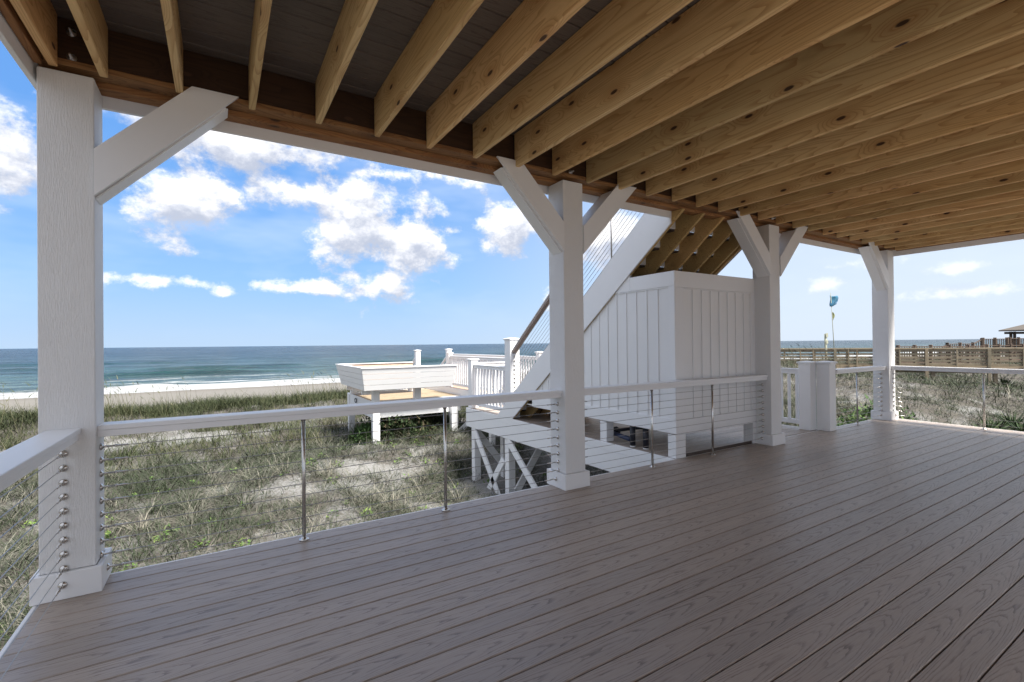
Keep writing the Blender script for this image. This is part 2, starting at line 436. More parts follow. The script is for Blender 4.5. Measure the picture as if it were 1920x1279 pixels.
def spread(segments):
    out = [segments[0][0]]
    for a, b, s in segments:
        n = max(1, int(round((b-a)/s))); out += list(np.linspace(a, b, n+1)[1:])
    return np.array(out)
def veg(x, y):
    """how much plant cover: 1 dense, 0 bare sand"""
    v = np.full(np.shape(x), .93)
    def patch(cx, cy, rx, ry, a): return a*np.exp(-(((x-cx)/rx)**2+((y-cy)/ry)**2))
    v = v-patch(3.0, 7.5, 1.9, 2.8, .22)-patch(1.2, 5.2, 1.0, 1.0, .35)-patch(3.2, 10.5, 1.6, 1.0, .28)-patch(6, 7, 2.2, 4.0, .6)
    v = v-patch(1.3, 10.2, 1.8, .6, .28)-patch(-.4, 7.6, .7, .35, .3)-patch(14.5, 5.4, .9, .5, .7)-patch(12.6, 5.5, .35, 1.0, .7)-patch(19.2, 5.0, 1.2, .4, .7)-patch(17, 7.2, .6, .4, .5)-patch(19.5, 13.8, 2.0, .5, .5)
    v = v-patch(-4, 16.5, 6, 1.0, .75)-patch(-12, 15, 6, 1.5, .6)-patch(2, 19.3, 7, .35, .4)
    v = v+(fbm(x*1.7+3, y*1.7, 4)-.5)*1.6
    return np.clip(v, 0, 1)

gx = spread([(-3000, -300, 900), (-300, -60, 40), (-60, -10, 1.2), (-10, 9, .13), (9, 30, .22), (30, 70, 1.0), (70, 400, 40), (400, 3000, 900)])
gy = spread([(-3000, -200, 900), (-200, -10, 30), (-10, 2, .8), (2, 13, .13), (13, 30, .25), (30, 100, 1.4), (100, 112, 6)])
GX, GY = np.meshgrid(gx, gy); GZ = height(GX, GY); VG = veg(GX, GY)
VG = np.where((GY > 24.5), np.clip(VG-1, 0, 1), VG)
nx, ny = len(gx), len(gy)
V = np.stack([GX.ravel(), GY.ravel(), GZ.ravel()], 1)
I = (np.arange(ny-1)[:, None]*nx+np.arange(nx-1)[None, :]).ravel()
F = np.stack([I, I+1, I+nx+1, I+nx], 1)
def m_ground():
    m, t, b = mat('dune_sand')
    g = t.node('ShaderNodeNewGeometry'); p = g.outputs['Position']
    at = t.node('ShaderNodeAttribute', attribute_name='veg'); v = at.outputs['Fac']
    n1 = t.noise(p, 1.4, 5, .6); n2 = t.noise(p, 16, 5, .65); n3 = t.noise(p, 90, 3, .6)
    sand = t.mix(n1, (.215, .212, .206), (.29, .286, .278))
    sand = t.mix(t.mapr(n2, .46, .66, 0, .6), sand, (.18, .168, .15))
    litter = t.mix(n2, (.045, .038, .030), (.12, .106, .086))
    f = t.mapr(t.math('ADD', v, t.math('MULTIPLY', t.math('SUBTRACT', n2, .5), 1.1)), .35, .85, 0, .92)
    sep = t.node('ShaderNodeSeparateXYZ'); t.put(sep.inputs[0], p)
    wet = t.mapr(t.math('ADD', sep.outputs[1], t.math('MULTIPLY', n1, 6)), 66, 72, 0, .5, True)
    col = t.mix(f, sand, litter)
    tracks = t.mapr(t.noise(t.scale(p, (.05, .8, 1)), 1.0, 4, .6), .52, .62, 0, .25)
    bch = t.mapr(sep.outputs[1], 26, 30, 0, 1)
    col = t.mix(t.math('MULTIPLY', bch, tracks), col, (.14, .124, .10))
    col = t.mix(t.math('MULTIPLY', bch, .7), col, (.155, .14, .115))
    col = t.mix(wet, col, (.125, .110, .09))
    t.put(b.inputs['Base Color'], col); b.inputs['Roughness'].default_value = .95
    bump(t, b, t.math('ADD', n2, t.math('MULTIPLY', n3, .4)), .8, .05)
    return m
go = np_mesh('dune_ground', V, F.ravel(), np.full(len(F), 4), m_ground(), smooth=True)
a = go.data.attributes.new('veg', 'FLOAT', 'POINT'); a.data.foreach_set('value', VG.ravel().astype(np.float32))
tag(go, kind='structure')

# ------------------------------------------------------------------ sea
SEA = -4.0
sx = spread([(-20000, -600, 4000), (-600, -140, 25), (-140, 170, 1.1), (170, 800, 25), (800, 20000, 4000)])
sy = spread([(66, 150, .42), (150, 260, 1.6), (260, 700, 12), (700, 20000, 3000)])
SX, SY = np.meshgrid(sx, sy)
amp = smooth(67, 78, SY)*smooth(900, 220, SY)
bend = (fbm(SX*.02, SY*.004+3, 2)-.5)*26
WZ = np.zeros_like(SX); FO = np.zeros_like(SX); CR = np.zeros_like(SX)
for y0, h0, wd, ph in [(79, .22, 2.2, 1), (88, .50, 3.0, 5), (101, .75, 3.6, 9), (117, .85, 4.4, 13), (138, .8, 5.2, 17), (165, .7, 6, 23), (200, .6, 7, 29)]:
    al = smooth(.40, .62, fbm(SX*.022+ph*3.1, SY*0+ph, 3))
    dd = SY-(y0+bend*.5+(fbm(SX*.05+ph, SY*0+2*ph, 3)-.5)*5)
    prof = np.exp(-(np.where(dd < 0, dd/(wd*.55), dd/wd))**2)
    WZ += h0*al*prof
    CR = np.maximum(CR, al*np.exp(-((dd+wd*.45)/(wd*.55))**2))
    br = smooth(.47, .56, fbm(SX*.045+ph*7.7, SY*0+ph*1.3, 2))*al*smooth(175, 95, np.full_like(SX, y0))
    FO = np.maximum(FO, br*np.exp(-((dd-.2)/(wd*.20))**2))
    FO = np.maximum(FO, br*.15*smooth(2.0*wd, 0, dd)*smooth(-.5, .5, dd)*fbm(SX*.3, SY*.25, 3)*1.6)
WZ += amp*((fbm(SX*.22, SY*.5, 4)-.5)*.34+(fbm(SX*.06+5, SY*.13, 2)-.5)*.5)
edge = 71.5+(fbm(SX*.03+4, SY*0, 3)-.5)*5
FO = np.maximum(FO, smooth(edge+13, edge+4, SY+(fbm(SX*.16, SY*.4, 3)-.5)*12)*.98)
FO = np.where(SY < edge+3, np.minimum(FO, .62+.38*fbm(SX*.3, SY*.8, 3)), FO)
FO = np.maximum(FO, smooth(125, 84, SY)*smooth(.50, .62, fbm(SX*.05+2, SY*.42+7, 4))*.60)
SZ = SEA+WZ-.5*smooth(74, 66, SY)*0
nxs, nys = len(sx), len(sy)
I = (np.arange(nys-1)[:, None]*nxs+np.arange(nxs-1)[None, :]).ravel()
F = np.stack([I, I+1, I+nxs+1, I+nxs], 1)
def m_sea():
    m, t, b = mat('sea_water')
    g = t.node('ShaderNodeNewGeometry'); p = g.outputs['Position']
    fo = t.node('ShaderNodeAttribute', attribute_name='foam').outputs['Fac']
    cr = t.node('ShaderNodeAttribute', attribute_name='crest').outputs['Fac']
    sep = t.node('ShaderNodeSeparateXYZ'); t.put(sep.inputs[0], p)
    lg = t.math('LOGARITHM', t.math('MAXIMUM', sep.outputs[1], 60.0), 10.0)
    n1 = t.noise(t.scale(p, (.05, .16, 1)), 1, 5, .6)
    dfar = t.mapr(t.math('ADD', lg, t.math('MULTIPLY', t.math('SUBTRACT', n1, .5), .5)), 1.85, 2.75, 0, 1)
    col = t.ramp(dfar, [(0, (.11, .155, .145)), (.3, (.042, .092, .094)), (.62, (.016, .043, .055)), (1, (.010, .025, .042))])
    col = t.mix(t.math('MULTIPLY', cr, .95), col, (.004, .042, .040))
    n2 = t.noise(t.scale(p, (.5, 1.2, 1)), 1.6, 5, .7)
    n3 = t.noise(t.scale(p, (.035, .22, 1)), 1, 6, .68)
    far_n = t.noise(t.scale(p, (.010, .05, 1)), 1, 6, .7)
    col = t.mix(t.mapr(n3, .42, .58, .72, 0), col, (.003, .012, .018))
    col = t.mix(t.mapr(far_n, .50, .62, 0, .6), col, (.07, .105, .12))
    f = t.mapr(t.math('ADD', fo, t.math('MULTIPLY', t.math('SUBTRACT', n2, .5), .7)), .28, .62, 0, 1, True)
    cap = t.mapr(t.noise(t.scale(p, (.045, .10, 1)), 1.0, 6, .75), .72, .76, 0, .8)
    cap = t.math('MULTIPLY', cap, t.mapr(sep.outputs[1], 130, 700, 1, 0))
    f = t.math('MAXIMUM', f, cap)
    col = t.mix(f, col, (.42, .43, .44))
    t.put(b.inputs['Base Color'], col)
    t.put(b.inputs['Roughness'], t.mapr(f, 0, 1, .22, .9)); b.inputs['IOR'].default_value = 1.33
    b.inputs['Specular IOR Level'].default_value = .25
    h = t.math('ADD', t.math('MULTIPLY', t.noise(t.scale(p, (.16, .42, 1)), 1, 5, .62), 1.0), t.math('MULTIPLY', t.noise(t.scale(p, (.9, 1.7, 1)), 1, 4, .6), .25))
    bump(t, b, h, 1.0, 2.4)
    return m
so = np_mesh('sea', np.stack([SX.ravel(), SY.ravel(), SZ.ravel()], 1), F.ravel(), np.full(len(F), 4), m_sea(), smooth=True)
for nm, arr in (('foam', FO), ('crest', CR)):
    a = so.data.attributes.new(nm, 'FLOAT', 'POINT'); a.data.foreach_set('value', arr.ravel().astype(np.float32))
tag(so, kind='structure')

# ------------------------------------------------------------------ porch floor and ceiling
ZB = 2.862
XR = 9.90; XL = -.82
fl = empty('porch_floor', (4.5, .3, 0), kind='structure')
pitch = .1445
y = 3.679; k = 0
while y > -5.2:  # extended unseen behind the camera so sunlit boards bounce light onto the ceiling
    box('floor_board', XL, XR, y-.1385, y, -.025, 0, 'composite', fl, 'X', .004)
    y -= pitch; k += 1
box('edge_fascia', XL-.022, XR+.022, 3.682, 3.700, -.24, -.002, 'white_trim', fl, 'X')
box('edge_fascia', XL-.022, XL-.002, -5.2, 3.680, -.24, -.002, 'white_trim', fl, 'Y')
box('edge_fascia', XR+.002, XR+.022, -5.2, 3.680, -.24, -.002, 'white_trim', fl, 'Y')
box('sub_floor', XL+.01, XR-.01, -5.2, 3.670, -.24, -.10, 'gap_black', fl, 'X')
for i in range(10):
    for yy in (.2, 3.4): box('pile', -.6+i*1.13, -.42+i*1.13, yy-.09, yy+.09, -2.3, -.24, 'white_trim', fl, 'Z')

ce = empty('porch_ceiling', (4.5, .3, 3.2), kind='structure')
y = 3.70
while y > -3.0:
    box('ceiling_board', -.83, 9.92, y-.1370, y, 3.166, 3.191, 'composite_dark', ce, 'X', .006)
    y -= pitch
box('light_stop_sheet', -.86, 9.94, -3.0, 3.715, 3.1925, 3.20, 'gap_black', ce, 'X')  # unseen sheet added to stop light leaking through the ceiling board gaps
JZ0, JZ1 = 2.877, 3.163
xs = [-.758, -.546, -.195, .189]+[.189+.4027*i for i in range(1, 25)]
xs = [x for x in xs if x < 9.80]+[9.86]
for i, x in enumerate(xs):
    dz = random.uniform(-.004, .004)
    box('joist', x-.019, x+.019, -3.0, 3.4785, JZ0+dz, JZ1, 'joist_pine', ce, 'Y', .004)
# beam: an inner and an outer ply, the outer hanging a little lower
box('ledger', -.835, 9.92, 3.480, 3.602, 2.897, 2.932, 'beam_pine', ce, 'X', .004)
box('rim_board', -.797, 9.88, 3.497, 3.602, 2.934, 3.163, 'rim_shaded', ce, 'X', .004)
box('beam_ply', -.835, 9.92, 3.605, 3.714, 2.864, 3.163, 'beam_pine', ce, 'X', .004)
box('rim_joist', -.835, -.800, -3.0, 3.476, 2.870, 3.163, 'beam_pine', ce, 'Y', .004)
box('rim_joist', 9.885, 9.925, -3.0, 3.476, 2.870, 3.163, 'beam_pine', ce, 'Y', .004)
box('fascia', -.865, 4.535, 3.717, 3.739, 2.790, 3.195, 'white_trim', ce, 'X')
box('fascia', 6.10, 9.955, 3.717, 3.739, 2.790, 3.195, 'white_trim', ce, 'X')
box('fascia', -.865, -.838, -3.0, 3.714, 2.790, 3.195, 'white_trim', ce, 'Y')
box('fascia', 9.928, 9.955, -3.0, 3.714, 2.790, 3.195, 'white_trim', ce, 'Y')
bolt_prof = [(0, .022), (.004, .022), (.0041, .013), (.016, .012), (.017, .0075), (.045, .007), (.046, .004)]
for bx in (-.685, 2.815, 6.17, 9.6):
    for bz in (2.925, 3.09):
        turned('bolt', bolt_prof, (bx, 3.496, bz+(.025 if bz < 3 else 0)), (0, -1, 0), 'galvanised', ce, 12)

# ------------------------------------------------------------------ columns with knee braces
HS, HT, YC = .1166, .146, 3.590
def column(x, y, braces, label, yb=None):
    c = empty('porch_column', (x, y, 0), label, 'column', 'white columns holding up the porch ceiling', 'thing')
    z1 = ZB-.004
    box('shaft', x-HS, x+HS, y-HS, y+HS, .142, z1, 'white_woodgrain', c, 'Z', .004)
    # base trim: four mitred boards as one collar
    box('base_trim', x-HT, x+HT, y-HT, y-HS-.0005, .001, .143, 'white_trim', c, 'X', .003)
    box('base_trim', x-HT, x+HT, y+HS+.0005, y+HT, .001, .143, 'white_trim', c, 'X', .003)
    box('base_trim', x-HT, x-HS-.0005, y-HS, y+HS, .001, .1425, 'white_trim', c, 'Y', .003)
    box('base_trim', x+HS+.0005, x+HT, y-HS, y+HS, .001, .1425, 'white_trim', c, 'Y', .003)
    box('footing', x-HS+.01, x+HS-.01, y-HS+.01, y+HS-.01, .002, .14, 'white_trim', c, 'Z', .003)
    for s in braces:
        xf = x+s*(HS+.001)
        def at(zz, off): return xf+s*(zz-2.20-off)*.96
        zt1, zt2 = 2.930, 2.858
        poly = [(xf, 2.455), (xf, 2.20), (at(zt2, 0), zt2), (at(zt2, .255), zt2)]
        br = prism('knee_brace', poly, 3.4785, 3.640, 'XZ', 'white_trim', c)
        poly = [(xf, 2.457), (xf, 2.197), (at(zt1, 0)+s*.002, zt1), (at(zt1, .255), zt1)]
        face = prism('face_board', poly, 3.458, 3.478, 'XZ', 'white_trim', br)
        lip = prism('edge_board', [(xf+s*.002, 2.186), (xf+s*.002, 2.198), (at(zt2, 0), zt2), (at(zt2, 0)+s*.012, zt2)], 3.50, 3.640, 'XZ', 'white_trim', br)
    return c
def reparent_fix(o):
    pass
CX = {'a': -.706, 'b': 2.823, 'c': 6.169, 'd': 9.66}
column(CX['a'], YC, (1,), 'large white column at the left corner, woodgrain face, one knee brace to the right')
column(CX['b'], YC, (-1, 1), 'white column in the middle of the picture with two knee braces, before the stair handrail')
column(CX['c'], YC, (-1, 1), 'white column beside the board and batten enclosure, two knee braces')
column(CX['d'], YC, (-1,), 'far right white corner column with one brace, next to the paired short posts')
column(CX['a'], .19, (), 'white column on the left edge of the porch nearest the viewer')
column(CX['d'], .19, (), 'white column on the right edge of the porch nearest the viewer')

# ------------------------------------------------------------------ cable railings
CZ = [.777-.0775*i for i in range(10)]
wash = [(0, .0195), (.004, .0205), (.010, .016), (.014, .010), (.0142, .0062), (.026, .0058), (.034, .0050)]
swage = [(0, .0040), (.001, .0052), (.030, .0056), (.031, .0076), (.042, .0076), (.043, .0052), (.090, .0050), (.091, .0032)]
def cable_rail(label, p0, p1, posts, ztop=.91, both=True, offs=0, w=.145):
    p0 = Vector(p0); p1 = Vector(p1); dr = (p1-p0).normalized(); nrm = Vector((-dr.y, dr.x, 0)); L = (p1-p0).length
    mid = (p0+p1)/2
    t = empty('cable_railing', (mid.x, mid.y, 0), label, 'railing', 'cable railings round the porch')
    beam('top_rail', p0+Vector((0, 0, ztop-.014)), p1+Vector((0, 0, ztop-.014)), w, .028, 'white_trim', t, .003)
    beam('sub_rail', p0+Vector((0, 0, ztop-.0475)), p1+Vector((0, 0, ztop-.0475)), w-.018, .038, 'white_trim', t, .002)
    for s in posts:
        q = p0+dr*s
        po = rod('post', q+Vector((0, 0, .008)), q+Vector((0, 0, ztop-.067)), .0125, 'stainless', t, 14)
        fl_ = turned('base_flange', [(0, .034), (.005, .034), (.008, .030), (.0085, .018), (.022, .017), (.024, .0128)], q+Vector((0, 0, .001)), (0, 0, 1), 'stainless', po, 16)
        turned('top_flange', [(0, .026), (.004, .026), (.0045, .0165), (.016, .0155), (.017, .0128)], q+Vector((0, 0, ztop-.0675)), (0, 0, -1), 'stainless', po, 14)
    for i, z in enumerate(CZ):
        ins = .028 if i == 9 else 0
        a = p0+dr*ins+Vector((0, 0, z)); b = p1-dr*ins+Vector((0, 0, z))
        c = rod('cable', a+dr*.02, b-dr*.02, .0024, 'cable_steel', t, 6)
        for e, sd in ((a, 1), (b, -1)):
            turned('washer', wash, e+dr*sd*.0008, dr*sd, 'stainless', c, 12)
            turned('turnbuckle', swage, e+dr*sd*.035, dr*sd, 'stainless', c, 8)
    return t
cable_rail('cable railing between the large left corner column and the middle column', (CX['a']+HS, 3.588, 0), (CX['b']-HS, 3.588, 0), (.495+.5894, 1.56+.5894))
cable_rail('cable railing in front of the white enclosure, two steel posts', (CX['b']+HS, 3.588, 0), (CX['c']-HS, 3.588, 0), (3.974-2.94, 5.007-2.94))
cable_rail('short cable railing between the capped short post and the far right corner column', (7.875, 3.588, 0), (CX['d']-HS, 3.588, 0), (.80,))
cable_rail('cable railing on the left edge of the porch, its wide top rail nearest the viewer', (-.722, .19+HS, 0), (-.722, YC-HS, 0), (1.5,))
cable_rail('cable railing on the right edge of the porch in front of the shrubs and yuccas', (9.69, YC-HS, 0), (9.69, .19+HS, 0), (1.12, 2.2))

# ------------------------------------------------------------------ newels and baluster railings
def newel(x, y, z0, z1, size, label, group=None, cap=True, mt='white_trim'):
    n = empty('newel_post', (x, y, z0), label, 'post', group)
    h = size/2
    box('shaft', x-h, x+h, y-h, y+h, z0, z1-.035, mt, n, 'Z', .004)
    box('neck', x-h-.006, x+h+.006, y-h-.006, y+h+.006, z1-.052, z1-.0345, mt, n, 'X', .002)
    box('cap', x-h-.022, x+h+.022, y-h-.022, y+h+.022, z1-.034, z1-.012, mt, n, 'X', .004)
    v = h+.018
    me = bpy.data.meshes.new('cap_top'); me.from_pydata([(-v, -v, 0), (v, -v, 0), (v, v, 0), (-v, v, 0), (-v*.2, -v*.2, .014), (v*.2, -v*.2, .014), (v*.2, v*.2, .014), (-v*.2, v*.2, .014)], [],
        [(0, 1, 5, 4), (1, 2, 6, 5), (2, 3, 7, 6), (3, 0, 4, 7), (4, 5, 6, 7), (3, 2, 1, 0)]); me.materials.append(MT[mt])
    new_obj('cap_top', me, n, (x, y, z1-.0118))
    return n
def balustrade(p0, p1, zf0, zf1, label, h=.92, sp=.118, b=.036, mt='white_pvc', group='white balustrades along the steps and walkway', name='balustrade'):
    p0 = Vector((*p0, 0)); p1 = Vector((*p1, 0)); dr = (p1-p0).normalized(); L = (p1-p0).length
    mid = (p0+p1)/2; t = empty(name, (mid.x, mid.y, (zf0+zf1)/2), label, 'railing', group)
    def line(z): return p0+Vector((0, 0, zf0+z)), p1+Vector((0, 0, zf1+z))
    a, c = line(h-.012); beam('top_rail', a, c, .088, .024, mt, t, .004)
    a, c = line(h-.054); beam('upper_rail', a, c, .05, .058, mt, t, .004)
    a, c = line(.10); beam('bottom_rail', a, c, .05, .07, mt, t, .004)
    n = max(2, int(L/sp)); 
    for i in range(n):
        s = (i+.5)/n; q = p0+(p1-p0)*s; zf = zf0+(zf1-zf0)*s
        box('baluster', q.x-b/2, q.x+b/2, q.y-b/2, q.y+b/2, zf+.135, zf+h-.084, mt, t, 'Z', .003)
    return t

# the two posts of the gateway beside the far corner
newel(7.775, 3.625, .001, 1.04, .185, 'taller looking white capped post at the gateway, the right one of the touching pair')
newel(7.62, 3.815, .001, 1.04, .17, 'white capped post at the gateway, the left and farther one of the touching pair')
balustrade((7.62, 3.91), (7.62, 9.0), 0, 0, 'white balustrade running away from the paired gateway posts')
hg = empty('gate_hinge', (7.735, 3.722, .9), 'small white hinge plate between the two gateway posts', 'hinge')
box('leaf', 7.715, 7.735, 3.724, 3.728, .80, .93, 'white_trim', hg, 'Z', .001)
rod('pin', (7.738, 3.726, .80), (7.738, 3.726, .93), .006, 'white_trim', hg, 8)

# ------------------------------------------------------------------ landing
LX = 4.470; LXR = 7.72; LY0, LY1 = 3.72, 9.11
la = empty('landing', (6, 6.4, 0), 'raised composite landing with white fascia and cross braced legs under the stair', 'deck')
y = LY0+.14
while y < LY1:
    box('floor_board', LX+.002, LXR, y-.1395, y, -.026, -.001, 'composite_tan' if False else 'composite', la, 'X', .0025); y += pitch
box('fascia', LX-.018, LX, LY0-.01, LY1, -.105, -.001, 'white_trim', la, 'Y', .003)
box('fascia', LX-.016, LX, LY0-.01, LY1, -.386, -.107, 'white_trim', la, 'Y', .003)
box('fascia', LX-.016, LXR, LY1+.001, LY1+.020, -.386, -.001, 'white_trim', la, 'X', .003)
box('fascia', LXR, LXR+.02, LY0, LY1, -.386, -.001, 'white_trim', la, 'Y', .003)
box('threshold', 4.69, 5.99, 3.704, 3.722, -.02, .034, 'threshold_brown', la, 'X', .003)
for yy in (8.86, 7.50, 5.6, 4.1):
    for xx in (4.55, 7.55):
        box('leg', xx-.07, xx+.07, yy-.07, yy+.07, -2.1, -.387, 'white_trim', la, 'Z', .004)
box('leg', 5.05-.06, 5.05+.06, 8.5, 8.62, -2.1, -.387, 'white_trim', la, 'Z', .004)
for (ya, za, yb, zb) in ((8.78, -.42, 7.58, -1.75), (7.60, -.80, 8.22, -1.55), (7.42, -.42, 5.68, -1.75)):
    beam('brace', (4.470, ya, za), (4.470, yb, zb), .035, .135, 'white_trim', la)
for (xa, za, xb, zb, yy) in ((4.63, -1.35, 5.25, -.50, 7.40), (5.20, -.50, 6.1, -1.6, 7.40), (4.63, -.5, 5.4, -1.45, 8.97)):
    beam('brace', (xa, yy, za), (xb, yy, zb), .035, .135, 'white_trim', la)

# ------------------------------------------------------------------ storage enclosure (board and batten)
XE0, XE1, YE0, YE1 = 4.470, 6.165, 3.680, 7.05
ZE0, ZE1 = .285, 2.175
def stair_low(yv): return .02+(7.23-yv)*.769
en = empty('storage_enclosure', (5.3, 5.3, 0), 'white board and batten enclosure under the stair beside the second column', 'enclosure')
# left wall follows the underside of the stair
ytop = 7.23-(ZE1-.02)/.769
prism('side_panel', [(YE0+.02, ZE0+.05), (6.60, ZE0+.05), (6.60, stair_low(6.60)), (ytop+.1, stair_low(ytop+.1)), (YE0+.02, stair_low(ytop+.1))], XE0+.016, XE0+.03, 'YZ', 'white_panel', en)
box('side_trim', XE0, XE0+.0155, YE0, 6.64, ZE0, .455, 'white_trim', en, 'Y', .003)
box('side_trim', XE0, XE0+.0155, YE0, ytop-.05, 2.000, ZE1, 'white_trim', en, 'Y', .003)
prism('side_trim', [(ytop-.049, 2.0), (ytop-.049, stair_low(ytop-.049)), (7.23-(2.0-.02)/.769, 2.0)], XE0, XE0+.0155, 'YZ', 'white_trim', en)
box('corner_trim', XE0, XE0+.0155, YE0, YE0+.085, .456, 1.999, 'white_trim', en, 'Z', .003)
box('frame_bead', XE0+.004, XE0+.0158, YE0+.086, YE0+.098, .456, 1.999, 'white_trim', en, 'Z', .002)
box('frame_bead', XE0+.004, XE0+.0158, YE0+.099, 4.60, 1.985, 1.9985, 'white_trim', en, 'Y', .002)
for i in range(1, 18):
    yy = 3.767+.173*i
    zt = min(1.984, stair_low(yy+.02)-.01)
    if zt-.46 < .05 or yy > 6.8: break
    box('batten', XE0+.004, XE0+.0158, yy-.011, yy+.011, .456, zt, 'white_trim', en, 'Z', .003)
# front wall
box('front_panel', XE0+.017, XE1-.01, YE0+.016, YE0+.03, ZE0+.05, ZE1-.02, 'white_panel', en, 'Z', .001)
box('front_trim', XE0+.016, XE1, YE0, YE0+.0155, ZE0-.012, .446, 'white_trim', en, 'X', .003)
box('front_trim', XE0+.016, XE1, YE0, YE0+.0155, 1.985, ZE1, 'white_trim', en, 'X', .003)
box('corner_trim', XE0+.016, 4.628, YE0, YE0+.0155, .447, 1.984, 'white_trim', en, 'Z', .003)
box('corner_trim', 5.972, XE1, YE0, YE0+.0155, .447, 1.984, 'white_trim', en, 'Z', .003)
box('frame_bead', 4.629, 4.641, YE0+.004, YE0+.0158, .447, 1.984, 'white_trim', en, 'Z', .002)
box('frame_bead', 5.959, 5.971, YE0+.004, YE0+.0158, .447, 1.984, 'white_trim', en, 'Z', .002)
box('frame_bead', 4.642, 5.958, YE0+.004, YE0+.0158, 1.972, 1.9835, 'white_trim', en, 'X', .002)
for i in range(7):
    xx = 4.805+.1695*i
    box('batten', xx-.011, xx+.011, YE0+.004, YE0+.0158, .448, 1.971, 'white_trim', en, 'Z', .003)
# right wall, back, and inner top frame
prism('side_panel', [(YE0+.031, ZE0), (6.60, ZE0), (6.60, stair_low(6.60)), (ytop, stair_low(ytop)), (YE0+.031, ZE1-.02)], XE1-.03, XE1-.016, 'YZ', 'white_panel', en)
box('bottom_panel', XE0+.035, XE1-.04, YE0+.04, YE1-.1, ZE0+.01, ZE0+.03, 'white_panel', en, 'Y', .001)
# legs
for (xa, xb, ya, yb) in ((4.470, 4.610, 3.682, 3.800), (4.470, 4.600, 4.835, 4.965), (5.985, 6.160, 3.682, 3.82), (6.03, 6.16, 5.6, 5.73)):
    box('leg', xa, xb, ya, yb, .002, ZE0-.013, 'white_trim', en, 'Z', .003)
box('leg', 4.612, 4.650, 3.69, 3.80, .002, ZE0-.013, 'white_trim', en, 'Z', .003)

# ------------------------------------------------------------------ padded black frame beneath it
fr = empty('padded_frame', (4.65, 4.6, 0), 'dark blue and black foam padded tube frame standing under the enclosure', 'frame')
for (x, y_) in ((4.545, 4.43), (4.575, 4.235)):
    rod('upright', (x, y_, .018), (x, y_, .30), .036, 'black_foam', fr, 16)
    rod('end_cap', (x, y_, .002), (x, y_, .0175), .037, 'white_cap', fr, 16)
rod('tube', (4.70, 5.02, .085), (4.56, 4.475, .085), .030, 'blue_foam', fr, 14)
rod('tube', (4.86, 5.00, .10), (6.00, 4.86, .11), .026, 'black_foam', fr, 14)
rod('tube', (4.84, 5.02, .045), (4.86, 5.02, .13), .045, 'black_foam', fr, 14)
rod('tube', (4.72, 5.03, .10), (4.84, 5.02, .12), .032, 'black_foam', fr, 14)

# ------------------------------------------------------------------ stair
st = empty('stair', (5.26, 5.7, 0), 'steep white and pine outdoor stair climbing over the enclosure to the upper deck', 'stair')
NR, RISE, RUN, YS, ZS = 17, 3.19/17, .244, 3.722, 3.10
def saw(yt):
    pts = [(yt, stair_low(yt)), (yt, 2.858), (YS, 2.858)]
    z = ZS-RISE; yv = YS
    for k in range(NR-1):
        pts += [(yv, z), (yv+RUN, z)]; yv += RUN; z -= RISE
    pts += [(yv, .001)]
    lo = [(7.23-(.001-.02)/.769, .001)]
    return pts+lo
for x in (4.487, 4.85, 5.22, 5.59, 5.95, 6.045):
    prism('stringer', saw(3.55 if x < 5.3 else 3.648), x-.019, x+.019, 'YZ', 'stringer_pine', st)
for k in range(NR-1):
    zt = ZS-RISE*(k+1); y0 = YS+RUN*k
    box('tread', 4.470, 6.060, y0-.002, y0+RUN+.022, zt+.001, zt+.026, 'threshold_brown', st, 'X', .003)
    box('riser', 4.470, 6.060, y0-.016 if k else y0-.001, y0-.003 if k else y0+.012, zt+.028, zt+RISE-.001, 'white_trim', st, 'X', .002) if k else None
    box('riser', 4.470, 6.060, y0+RUN-.0145, y0+RUN-.0025, zt-RISE+.028, zt-.001, 'white_trim', st, 'X', .002)
def skirt(x0, x1, nm='skirt_board'):
    up_ = lambda yv, d=0: .018+(7.792-yv)*.790-d
    lo_ = lambda yv: .02+(7.23-yv)*.769-.006
    ya = 3.705
    prism(nm, [(ya, lo_(ya)), (7.25, .001), (7.685, .001), (ya, up_(ya, .085))], x0, x1, 'YZ', 'white_trim', st)
    prism('skirt_cap', [(ya, up_(ya, .083)), (7.687, .001), (7.79, .001), (ya, up_(ya))], x0+.002, x1-.002, 'YZ', 'white_trim', st)
skirt(4.448, 4.466); skirt(6.066, 6.084)
newel(4.575, 7.435, .001, 1.455, .20, 'white capped newel post at the foot of the stair, where the slanting cables end')
newel(5.96, 7.435, .001, 1.455, .20, 'white newel post at the foot of the stair on its far side')
for xr, lab in ((4.560, 'slanting cable handrail on the near side of the stair, composite top rail'), (5.97, 'slanting cable handrail on the far side of the stair')):
    h = empty('stair_handrail', (xr, 5.5, 1.8), lab, 'handrail')
    y0, y1 = 7.33, 3.60
    f_ = lambda yv, z: z+(7.29-yv)*.79
    beam('top_rail', (xr, 7.36, f_(7.36, 1.225)), (xr, y1, f_(y1, 1.225)), .085, .036, 'rail_composite', h)
    beam('upper_rail', (xr, 7.33, f_(7.33, 1.262)), (xr, y1, f_(y1, 1.262)), .10, .018, 'white_trim', h)
    for i in range(9):
        z = 1.146-.0768*i
        c_ = rod('cable', (xr, 7.335, f_(7.335, z)), (xr, y1, f_(y1, z)), .0024, 'cable_steel', h, 6)
        turned('washer', wash, (xr, 7.334, f_(7.335, z)), (0, -1, .3), 'stainless', c_, 10)
    for yp in (4.745, 6.05):
        zt = f_(yp, 1.20); zb_ = .018+(7.792-yp)*.790
        rod('post', (xr-.05, yp, zb_-.04), (xr-.05, yp, zt), .011, 'cable_steel', h, 10)

